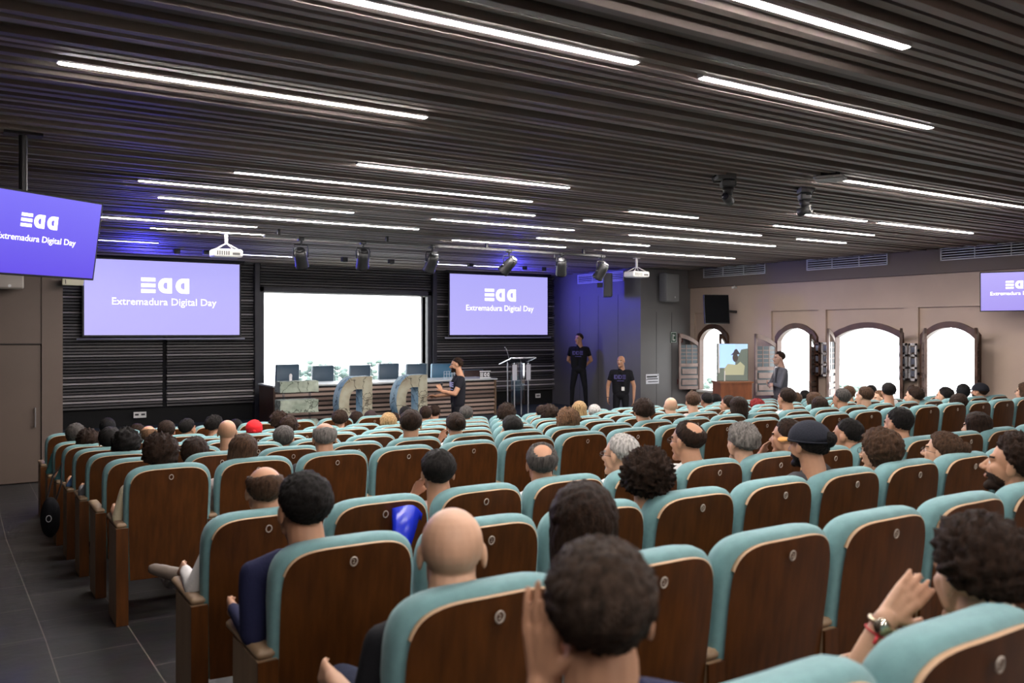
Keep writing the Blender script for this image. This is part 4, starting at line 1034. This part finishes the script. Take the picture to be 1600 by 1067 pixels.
def ptz(x, y, label, yaw, ringlit):
    t = thing('ceiling_camera', (x, y, CEIL), label, 'camera', 'black ceiling cameras', rz=yaw)
    b = MB(); b.smooth = False; b.box(-.09, .07, -.06, .07, -.03, .02); b.rbox(-.10, .03, -.055, .055, -.10, -.035, .02); b.build('base', mat('camera_grey', (.035, .035, .035), .5), t)
    b = MB(); b.smooth = True; b.cyl((-.035, 0, -.10), (-.035, 0, -.17), .052, .034, 16); b.build('neck', blackp, t)
    b = MB(); b.smooth = True; b.cyl((-.07, -.05, -.215), (.0, .045, -.185), .042, .040, 18); b.build('camera_head', MC['camera_grey'], t)
    b = MB(); b.smooth = True; b.cyl((.0, .045, -.185), (.005, .052, -.183), .038 if ringlit else .03, seg=20); b.build('lens_ring', white if ringlit else lensglass, t)
    b = MB(); b.smooth = True; b.cyl((.005, .052, -.183), (.007, .055, -.182), .026, seg=20); b.build('lens', lensglass, t)
    b = MB(); b.tube([(.03, .0, -.05), (.10, .03, -.06), (.12, .05, -.02), (.08, .02, .0)], .006); b.build('cable', blackm, t)
ptz(5.72, 5.42, 'black ceiling camera nearer the middle, without a lens ring', 2.6, False)
ptz(6.92, 5.50, 'black ceiling camera with a pale lens ring, beside the white access point', -2.2, True)
t = thing('access_point', (6.52, 4.92, CEIL-.0), 'flat pale square wireless access point on the ceiling', 'access point', rz=.5)
b = MB(); b.smooth = False; b.rbox(-.13, .13, -.13, .13, -.035, -.005, .04); b.build('cover', mat('ap_grey', (.30, .29, .27), .5), t)
b = MB(); b.box(-.1, .1, -.1, .1, -.005, .03); b.build('mounting_plate', blackp, t)

# ------------------------------------------------------------------ wall speakers and small wall things
def speaker(loc, yaw, W, D, H, label, m, grille):
    t = thing('wall_speaker', loc, label, 'speaker', None, rz=yaw)
    b = MB(); b.rbox(-W/2, W/2, 0, D, -H/2, H/2, .03); bevel(b.build('cabinet', m, t), .006)
    b = MB(); b.smooth = False; b.rbox(-W/2+.02, W/2-.02, -.012, .002, -H/2+.02, H/2-.02, .005); b.build('grille', grille, t)
    b = MB(); b.cyl((W*.15, -.014, -H*.34), (W*.15, -.010, -H*.34), .02, seg=16); b.build('badge', chrome, t)
    b = MB(); b.box(-.03, .03, D, D+.12, -.05, .05); b.build('wall_bracket', blackm, t)
    return t
spk = mat('speaker_grey', (.13, .13, .13), .6); grl = mat('speaker_grille', (.20, .20, .20), .7)
speaker((13.05, 13.85, CZ+.97), .15, .46, .20, .62, 'large grey loudspeaker high on the return wall', spk, grl)
speaker((12.10, 14.75, CZ+1.03), .9, .36, .2, .52, 'grey loudspeaker lit blue at one side, beside the side wall vent', spk, grl)
wb = mat('beige_box', (.36, .32, .28), .5)
speaker((.56, 13.80, 2.89), 0, .50, .20, .26, 'pale boxy unit on the left wall panel under the television', wb, wb)
t = thing('wall_box', (1.43, 13.9, CZ+.725), 'small cream box at the wall corner beside the left projection screen', 'wall box')
b = MB(); b.rbox(-.14, .14, 0, .12, -.05, .05, .01); b.build('cover', mat('cream_box', (.55, .52, .38), .5), t)
b = MB(); b.box(-.1, -.09, -.003, 0, -.03, .03); b.build('indicator', blackp, t); b = MB(); b.box(-.1, .0, .12, .22, -.03, .03); b.build('bracket', blackm, t)
def plate(name, p0, W, H, label, cat, m, rows=(), axis='x', dark=(.03, .03, .03)):
    t = thing(name, p0, label, cat); M = Matrix.Rotation(0 if axis == 'x' else -PI/2, 4, 'Z')
    b = MB(); b.box(-W/2, W/2, -.012, 0, -H/2, H/2, M); b.build('plate', m, t)
    if rows:
        b = MB()
        for (a, c, z0, z1) in rows: b.box(a*W, c*W, -.015, -.012, z0*H, z1*H, M)
        b.build('markings', mat('marking_%d' % int(dark[0]*100+dark[1]*10000), dark, .6), t)
    return t
sp = at_y(1019, 592, YB)
plate('wall_notice', (sp.x, YB, sp.z), .37, .21, 'white printed notice on the grey return wall', 'notice', mat('paper', (.62, .62, .66), .7), [(-.45, .35, .15, .33), (-.4, .42, -.05, .06), (-.35, .42, -.33, -.24), (-.47, -.42, -.1, 0), (.40, .45, .3, .42)])
sp = at_y(1052, 527, YB)
plate('exit_sign', (sp.x, YB, sp.z), .17, .24, 'dark green emergency exit sign with white pictogram', 'sign', mat('exit_green', (.01, .045, .025), .5), [(-.42, .42, .42, .47), (-.42, .42, -.47, -.42), (-.46, -.42, -.47, .47), (.42, .46, -.47, .47), (-.2, -.05, -.3, .3), (-.05, .25, -.3, -.18), (-.02, .2, .1, .25)], dark=(.5, .55, .5))
sp = at_y(1062, 528, YB)
plate('fire_sign', (sp.x+.02, YB, sp.z), .13, .20, 'small red fire sign beside the green exit sign', 'sign', mat('sign_red', (.12, .012, .012), .5), [(-.3, .2, -.4, .0), (-.1, .3, .1, .35)], dark=(.45, .40, .40))
sp = at_y(1061, 596, YB)
t = plate('fire_alarm_button', (sp.x, YB, sp.z), .11, .11, 'red fire alarm call point on the return wall', 'alarm button', mat('alarm_red', (.10, .01, .01), .5), [(-.2, .2, -.15, .2)], dark=(.4, .35, .33))
plate('socket_panel', (2.9, YF-.075, .62), .22, .11, 'white socket plate low on the stage wall under the left screen', 'socket', white, [(-.4, -.1, -.1, .2), (.1, .4, -.1, .2)])
plate('socket_panel', (11.90, YF-.075, .62), .14, .10, 'white socket plate low on the stage wall beside the acrylic lectern', 'socket', white, [(-.3, -.05, -.2, .2), (.05, .3, -.2, .2)])

# ------------------------------------------------------------------ desk, leather chairs, letters, lecterns
DY = 15.7
t = thing('conference_desk', (7.3, DY, STG), 'long slatted wooden conference desk on the stage', 'desk')
b = MB(); random.seed(5); z = .03
b.cur = 1; b.box(-2.37, 2.37, .03, .06, 0, .72); b.cur = 0
while z < .68:
    b.t = random.choice([.25, .5, .7, .95, 1.0]); b.box(-2.36, 2.36, random.choice([-.01, .0, .01]), .04, z, z+.047); z += .088
b.t = 0; b.build('slatted_front', [deskslat, mat('desk_shadow_board', (.02, .013, .011), .7)], t)
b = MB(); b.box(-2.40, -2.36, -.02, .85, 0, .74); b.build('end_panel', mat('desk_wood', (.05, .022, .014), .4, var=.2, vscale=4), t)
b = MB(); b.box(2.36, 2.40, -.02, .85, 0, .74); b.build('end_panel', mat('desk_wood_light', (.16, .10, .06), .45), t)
b = MB(); b.box(-2.42, 2.42, -.04, .88, .74, .77); bevel(b.build('desk_top', mat('pale_desk_top', (.50, .52, .53), .35), t), .004)
def exec_chair(px, w_, ztop, label, m, lean):
    p = at_y(px, 580, 16.85); t = thing('leather_chair', (p.x, 16.85, STG), label, 'chair', 'high-backed leather chairs behind the desk', rz=lean)
    b = MB(); b.smooth = True; b.rbox(-w_/2, w_/2, -.05, .05, .46, ztop-STG, .03, M=Matrix.Translation((0, .05, 0)) @ Matrix.Rotation(.05, 4, 'X')); b.build('backrest', m, t)
    b = MB(); b.tube([(-w_/2, -.04, .5), (-w_/2+.0, -.065, ztop-STG-.01), (w_/2, -.065, ztop-STG-.01), (w_/2, -.04, .5)], .009, 6); b.build('piping', mat('chair_edge_%s' % m.name, tuple(v*1.8 for v in m.diffuse_color[:3]) if 0 else (.14, .20, .24), .5), t)
    b = MB(); b.smooth = True; b.rbox(-.25, .25, -.50, .02, .40, .49, .04); b.build('seat', m, t)
    for s in (-1, 1):
        b = MB(); b.smooth = True; b.tube([(s*.27, -.0, .46), (s*.28, -.05, .66), (s*.28, -.38, .66), (s*.26, -.40, .45)], .018); b.build('armrest', blackm, t)
    b = MB(); b.cyl((0, -.22, .08), (0, -.22, .40), .03)
    for k in range(5): a = k*2*PI/5; b.tube([(0, -.22, .09), (.28*math.cos(a), -.22+.28*math.sin(a), .04)], .018, 6)
    b.build('swivel_base', blackm, t)
bl = mat('blue_leather', (.055, .100, .145), .42); bl2 = mat('bright_blue_leather', (.05, .17, .28), .42); br_ = mat('brown_leather', (.05, .025, .018), .45)
for k, (px, w_, yy, m) in enumerate(((449, .49, 569, bl), (504.5, .47, 571, bl), (562, .48, 570, bl), (607, .47, 567.5, bl), (650, .48, 568, bl), (690, .50, 568, bl2), (737, .50, 577, br_))):
    zt = at_y(px, yy, 16.85).z
    exec_chair(px, w_, zt, ('%s leather chair, %s from the left behind the desk' % ('blue' if k < 6 else 'brown', ORD[k])), m, (.12, .1, .06, .03, .0, -.05, 0)[k])
def desk_sign(px, py, W, H, label, kind, z=STG+.77):
    p = at_y(px, py, DY+.15); t = thing('desk_sign', (p.x, DY+.15, z), label, 'sign')
    b = MB()
    if kind == 'edd':
        s = H*.62; b.box(-W/2, W/2, -.004, .0, 0, H*.14); b.box(-W/2, W/2, -.004, 0, H*.86, H)
        for zz in (.22, .42, .62): b.box(-W/2+.01, -W*.18, -.004, 0, H*zz, H*(zz+.12))
        for cx in (0., W*.28):
            O = [(cx+W*.10, H*.22), (cx+W*.10, H*.76)]+[(cx+W*.0+W*.11*math.cos(PI/2+k*PI/8), H*.49+H*.27*math.sin(PI/2+k*PI/8)) for k in range(9)]
            I = [(cx+W*.045, H*.38), (cx+W*.045, H*.60)]+[(cx+W*.01+W*.045*math.cos(PI/2+k*PI/8), H*.49+H*.11*math.sin(PI/2+k*PI/8)) for k in range(9)]
            b.prism(O, -.004, 0, hole=I)
        b.build('cut_out_letters', mat('sign_white', (.80, .80, .80), .5), t)
        b2 = MB(); b2.box(-W/2, W/2, .0, .006, -.002, H); b2.build('backing', mat('sign_black', (.03, .03, .03), .5), t)
    elif kind == 'grid':
        for k in range(5): b.box(-W/2+k*W/4.2, -W/2+k*W/4.2+.012, -.004, 0, 0, H)
        b.box(-W/2, W/2, -.004, 0, H*.62, H*.68); b.box(-W/2, W/2, -.004, 0, H*.96, H); b.box(-W/2, W/2, -.004, 0, 0, .01)
        b.build('cut_out_letters', mat('sign_pale', (.45, .55, .65), .5), t)
    else:
        for k in range(3): b.box(-W/2+k*.055, -W/2+k*.055+.035, -.004, 0, 0, .07)
        b.box(W*.25, W*.40, -.004, 0, 0, .16); b.ell((W*.33, 0, .16), (.03, .004, .045), 10, 6)
        b.build('cut_out_letters', MC['sign_white'], t)
    return t
desk_sign(758, 597, .27, .155, 'white lettered sign standing on the right end of the desk', 'edd')
desk_sign(702, 600, .26, .17, 'pale lined sign standing on the desk behind the presenter', 'grid')
desk_sign(445, 600, .34, .17, 'small white letters and figurine on the left end of the desk', 'small')
# stone-effect letters
def stone(name, c1, c2, crack):
    m = bpy.data.materials.new(name); m.use_nodes = True; nt = m.node_tree; bs = nt.nodes['Principled BSDF']
    tc = nt.nodes.new('ShaderNodeTexCoord'); n = nt.nodes.new('ShaderNodeTexNoise'); n.inputs['Scale'].default_value = 3.2; n.inputs['Detail'].default_value = 6
    r = nt.nodes.new('ShaderNodeValToRGB'); r.color_ramp.elements[0].position = .38; r.color_ramp.elements[1].position = .62
    r.color_ramp.elements[0].color = (*c1, 1); r.color_ramp.elements[1].color = (*c2, 1)
    v = nt.nodes.new('ShaderNodeTexVoronoi'); v.feature = 'DISTANCE_TO_EDGE'; v.inputs['Scale'].default_value = 1.9
    wv = nt.nodes.new('ShaderNodeVectorMath'); wv.operation = 'ADD'
    nt.links.new(tc.outputs['Object'], n.inputs[0]); nt.links.new(tc.outputs['Object'], wv.inputs[0]); nt.links.new(n.outputs[1], wv.inputs[1]); nt.links.new(wv.outputs[0], v.inputs[0])
    r2 = nt.nodes.new('ShaderNodeValToRGB'); r2.color_ramp.elements[0].position = .0; r2.color_ramp.elements[1].position = .035
    r2.color_ramp.elements[0].color = (*crack, 1); r2.color_ramp.elements[1].color = (1, 1, 1, 1)
    mx = nt.nodes.new('ShaderNodeMix'); mx.data_type = 'RGBA'; mx.blend_type = 'MULTIPLY'; mx.inputs[0].default_value = 1
    nt.links.new(n.outputs[0], r.inputs[0]); nt.links.new(v.outputs['Distance'], r2.inputs[0]); nt.links.new(r.outputs[0], mx.inputs[6]); nt.links.new(r2.outputs[0], mx.inputs[7]); nt.links.new(mx.outputs[2], bs.inputs['Base Color'])
    bs.inputs['Roughness'].default_value = .8
    return m
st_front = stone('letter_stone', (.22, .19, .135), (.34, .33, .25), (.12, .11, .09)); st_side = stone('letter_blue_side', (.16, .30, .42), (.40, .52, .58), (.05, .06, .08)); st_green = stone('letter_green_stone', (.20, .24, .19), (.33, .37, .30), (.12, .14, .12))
def rough(me, amp=.008):
    for v in me.vertices:
        n = noise.noise_vector(v.co*5); v.co += Vector(n)*amp
def letter_D(x, label):
    t = thing('giant_letter', (x, 14.6, STG), label, 'letter sculpture', 'giant stone-effect letters')
    W, H, D, n = .64, .95, .30, 18; O = []; I = []
    def out(u):    # outline param: straight right side, curved left
        return
    O = [(W/2, 0)]+[(W/2, H*k/6) for k in range(1, 7)]
    O += [(W/2-W*.42*k/3, H) for k in range(1, 3)]
    for k in range(n+1): a = PI/2+k*PI/n; O.append((-W*.0+W*.5*math.cos(a), H/2+H/2*math.sin(a)))
    O += [(W*.22, 0)]
    I = [(W*.20, H*.24)]+[(W*.20, H*.24+H*.52*k/6) for k in range(1, 7)]
    I += [(W*.20-W*.13*k/3, H*.76) for k in range(1, 3)]
    for k in range(n+1): a = PI/2+k*PI/n; I.append((W*.02+W*.22*math.cos(a), H/2+H*.26*math.sin(a)))
    I += [(W*.10, H*.24)]
    b = MB(); nP = len(O)
    for P_, Q_, y0, mi in ((O, I, 0, 0),):
        R = [[Vector((x_, 0, z_)) for x_, z_ in O], [Vector((x_, 0, z_)) for x_, z_ in I]]
        b.cur = 0; b.loft(R, cap=False)
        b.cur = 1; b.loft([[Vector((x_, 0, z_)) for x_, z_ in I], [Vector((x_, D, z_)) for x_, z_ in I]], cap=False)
        b.cur = 0; b.loft([[Vector((x_, D, z_)) for x_, z_ in I], [Vector((x_, D, z_)) for x_, z_ in O]], cap=False)
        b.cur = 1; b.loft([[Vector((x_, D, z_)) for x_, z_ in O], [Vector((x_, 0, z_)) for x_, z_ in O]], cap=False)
    o = b.build('letter_body', [st_front, st_side], t)
    m = o.modifiers.new('b', 'BEVEL'); m.width = .012; m.segments = 2; m.limit_method = 'ANGLE'
    return t
t = thing('giant_letter', (5.02, 14.6, STG), 'giant cracked stone-effect letter of three stacked bars before the desk', 'letter sculpture', 'giant stone-effect letters')
for k, (z, h) in enumerate(((.0, .22), (.355, .22), (.71, .19))):
    b = MB(); b.loft([[Vector((x_, y_, zz)) for x_, y_ in ((-.34, 0), (.34, 0), (.34, .30), (-.34, .30))] for zz in (z, z+h)])
    o = b.build('letter_bar', st_green, t); m = o.modifiers.new('s', 'SUBSURF'); m.subdivision_type = 'SIMPLE'; m.levels = 4; m.render_levels = 4
    tx = bpy.data.textures.new('chip', 'CLOUDS'); tx.noise_scale = .12; m = o.modifiers.new('d', 'DISPLACE'); m.texture = tx; m.strength = .03; m.mid_level = .5
b = MB(); b.box(-.24, -.23, .1, .2, .2, .8); b.box(.23, .24, .1, .2, .2, .8); b.build('clear_support', acrylic, t)
letter_D(6.06, 'giant stone-effect reversed letter D in the middle, before the desk')
letter_D(7.18, 'giant stone-effect reversed letter D nearest the presenter, blue inside')
# acrylic lectern
t = thing('acrylic_lectern', (9.86, 15.1, STG), 'clear acrylic lectern with microphone on the right of the stage', 'lectern')
b = MB(); b.box(-.26, .26, -.2, .2, 0, .025); b.build('base', acrylic, t)
for s in (-1, 1):
    for q in (-.14, .12):
        b = MB(); b.cyl((s*.17, q, .02), (s*.17, q, 1.12), .014, seg=12); b.build('post', mat('satin_post', (.55, .56, .60), .25, metal=.7), t)
b = MB(); b.box(-.17, .17, -.01, .0, .25, 1.1); b.box(-.17, .17, -.12, .12, .66, .672); b.build('front_pane', acrylic, t)
b = MB(); M = Matrix.Translation((0, 0, 1.14)) @ Matrix.Rotation(-.28, 4, 'X'); b.box(-.30, .30, -.24, .24, 0, .015, M); b.build('reading_top', acrylic, t)
b = MB(); b.box(-.31, .31, -.25, -.235, 0, .03, M); b.box(-.31, -.295, -.25, .25, 0, .02, M); b.build('top_rim', MC['satin_post'], t)
for s in (-1, 1):
    b = MB(); b.box(s*.17-.055, s*.17+.055, -.155, -.15, .76, 1.08); b.build('side_plate', mat('frosted', (.42, .42, .47), .4), t)
b = MB(); b.smooth = True; b.tube([(-.08, .16, 1.12), (-.10, .18, 1.22), (-.16, .16, 1.36), (-.22, .12, 1.42)], .006, 6); b.cyl((-.22, .12, 1.42), (-.25, .10, 1.44), .011); b.build('gooseneck_microphone', MC['satin_post'], t)
# wooden cabinet with a monitor by the windows
t = thing('wooden_cabinet', (12.85, 11.95, 0), 'reddish brown wooden cabinet under the upright screen by the windows', 'cabinet', rz=-.45)
b = MB(); b.rbox(-.32, .32, -.2, .25, 0, 1.19, .01); b.build('body', mat('cherry_wood', (.20, .065, .025), .4, var=.25, vscale=4, vstretch=(3, 3, .6)), t)
b = MB(); b.box(-.34, .34, -.22, .27, 1.17, 1.20); b.build('cabinet_top', mat('cherry_wood_light', (.26, .10, .045), .35), t)
t = thing('standing_screen', (12.85, 11.95, 1.20), 'upright screen showing a person in a hat, on the wooden cabinet', 'screen', rz=-.52)
b = MB(); b.box(-.31, .31, .0, .03, .0, .74); b.build('panel', mat('screen_back', (.05, .055, .05), .4), t)
def flat(poly, col_, y, nm, e=.75):
    b = MB(); b.add([(x, y, z) for x, z in poly], [tuple(range(len(poly)))]); b.build(nm, mat('picture_'+nm, col_, .5, emis=e, ecol=col_), t)
flat([(-.30, .01), (.30, .01), (.30, .73), (-.30, .73)], (.10, .12, .10), -.002, 'backdrop')
flat([(-.27, .26), (-.08, .26), (.05, .26), (.05, .73), (-.27, .73)], (.33, .52, .80), -.004, 'sky')
flat([(.05, .4), (.13, .52), (.17, .62), (.30, .64), (.30, .73), (.05, .73)], (.33, .48, .62), -.004, 'sky_right')
flat([(-.16, .12), (.22, .12), (.24, .30), (.15, .38), (.08, .32), (-.10, .34), (-.17, .24)], (.30, .30, .19), -.006, 'sand_jacket')
flat([(.05+.055*math.cos(a*PI/8), .46+.085*math.sin(a*PI/8)) for a in range(16)], (.05, .04, .035), -.008, 'figure_face')
flat([(-.04, .51), (.15, .53), (.12, .57), (.08, .63), (.04, .62), (.01, .56), (-.02, .53)], (.04, .035, .04), -.010, 'figure_hat')
b = MB(); b.box(-.29, -.26, -.004, .0, .16, .76); b.box(-.17, -.15, -.012, -.008, .0, .2); b.build('white_edge', white, t)

# ------------------------------------------------------------------ small loose things among the rows
p = at_y(632, 790, 3.66)
t = thing('blue_plastic_tray', (p.x+.03, 3.725, rowfloor(3)+.545), 'glossy blue curved plastic item leaning against a chair back, behind the bald man', 'plastic item')
b = MB(); b.smooth = True; R = []
for k in range(13):
    u = k/12; x = -.075+.15*u; zt = .40-.05*abs(u-.4)**1.5-.10*max(0, u-.6)**1.2; zb = .06+.62*max(0, u-.10)*(1 if u < .5 else 1)*.55
    zb = min(zb, zt-.03)
    y0 = -.03-.03*math.sin(u*PI)
    R.append([Vector((x, y0, zb)), Vector((x, y0+.006, zb)), Vector((x, y0+.006, zt)), Vector((x, y0-.012, zt+.006))])
b.loft(R); b.build('curved_shell', mat('glossy_blue', (.008, .022, .42), .22), t)
p = at_y(75, 793, 9.75)
t = thing('shoulder_bag', (.83, 9.6, .72), 'black bag hanging in the left aisle from a chair arm', 'bag')
px_ = at_y(75, 790, 9.2)
t.location = (px_.x+.02, 9.2, .0)
b = MB(); b.smooth = True; m = MB(); m.ell((0, 0, .42), (.085, .07, .19), 20, 14); b.add([Vector((v[0]*(1+.1*noise.noise(Vector(v)*9)), v[1], v[2])) for v in m.v], m.f); b.build('bag_body', cloth((.010, .010, .012)), t)
b = MB(); b.tube([(-.03, 0, .58), (.02, .02, .80), (.10, .03, .92), (.09, .0, .72), (.05, 0, .58)], .008, 6); b.build('strap', blackm, t)
b = MB(); b.tube([(-.02+.022*math.cos(k*PI/6), -.075, .42+.03*math.sin(k*PI/6)) for k in range(12)], .004, 5, closed=True); b.build('bag_emblem', MC['vent_grey'], t)

# ------------------------------------------------------------------ outside
b = MB(); b.box(-60, 120, YF+.5, 160, -6.2, -6.0); b.box(XR+.8, 120, -60, YF+.5, -6.2, -6.0)
struct(b.build('ground', mat('pale_ground', (.62, .62, .58), .9, var=.1, vscale=.3)))
leaf = mat('foliage', (.11, .155, .13), .8, var=.4, vscale=3)
def bush(x, y, z, r, label, n=520):
    t = MB(); random.seed(int(x*10+y)); t.smooth = True
    for k in range(n):
        d = Vector((random.gauss(0, 1), random.gauss(0, 1), random.gauss(0, .8))).normalized()*r*(random.random()**.4); q = r*random.uniform(.04, .10)
        t.ell((d.x, d.y, d.z+r), (q, q, q*.7), 7, 5)
    root = thing('tree', (x, y, z), label, 'tree', 'trees outside the windows')
    t.build('crown', leaf, root)
    s = MB(); s.tube([(0, 0, z*0-4.0), (0, 0, r*.8)], r*.07); s.build('trunk', darkwood, root)
bush(9.6, 26, -1.1, 1.2, 'pale green treetop low in the left part of the stage window')
bush(12.4, 27.5, -1.4, 1.3, 'pale green treetop low in the right part of the stage window')
bush(21.0, 15.2, -1.6, 1.2, 'green treetop outside the widest arched window')
bush(23.5, 14.6, -1.2, .8, 'small pale treetop beside the right edge of the widest arched window')
bush(19.5, 19.2, -1.9, 1.3, 'green bush outside the leftmost arched window')
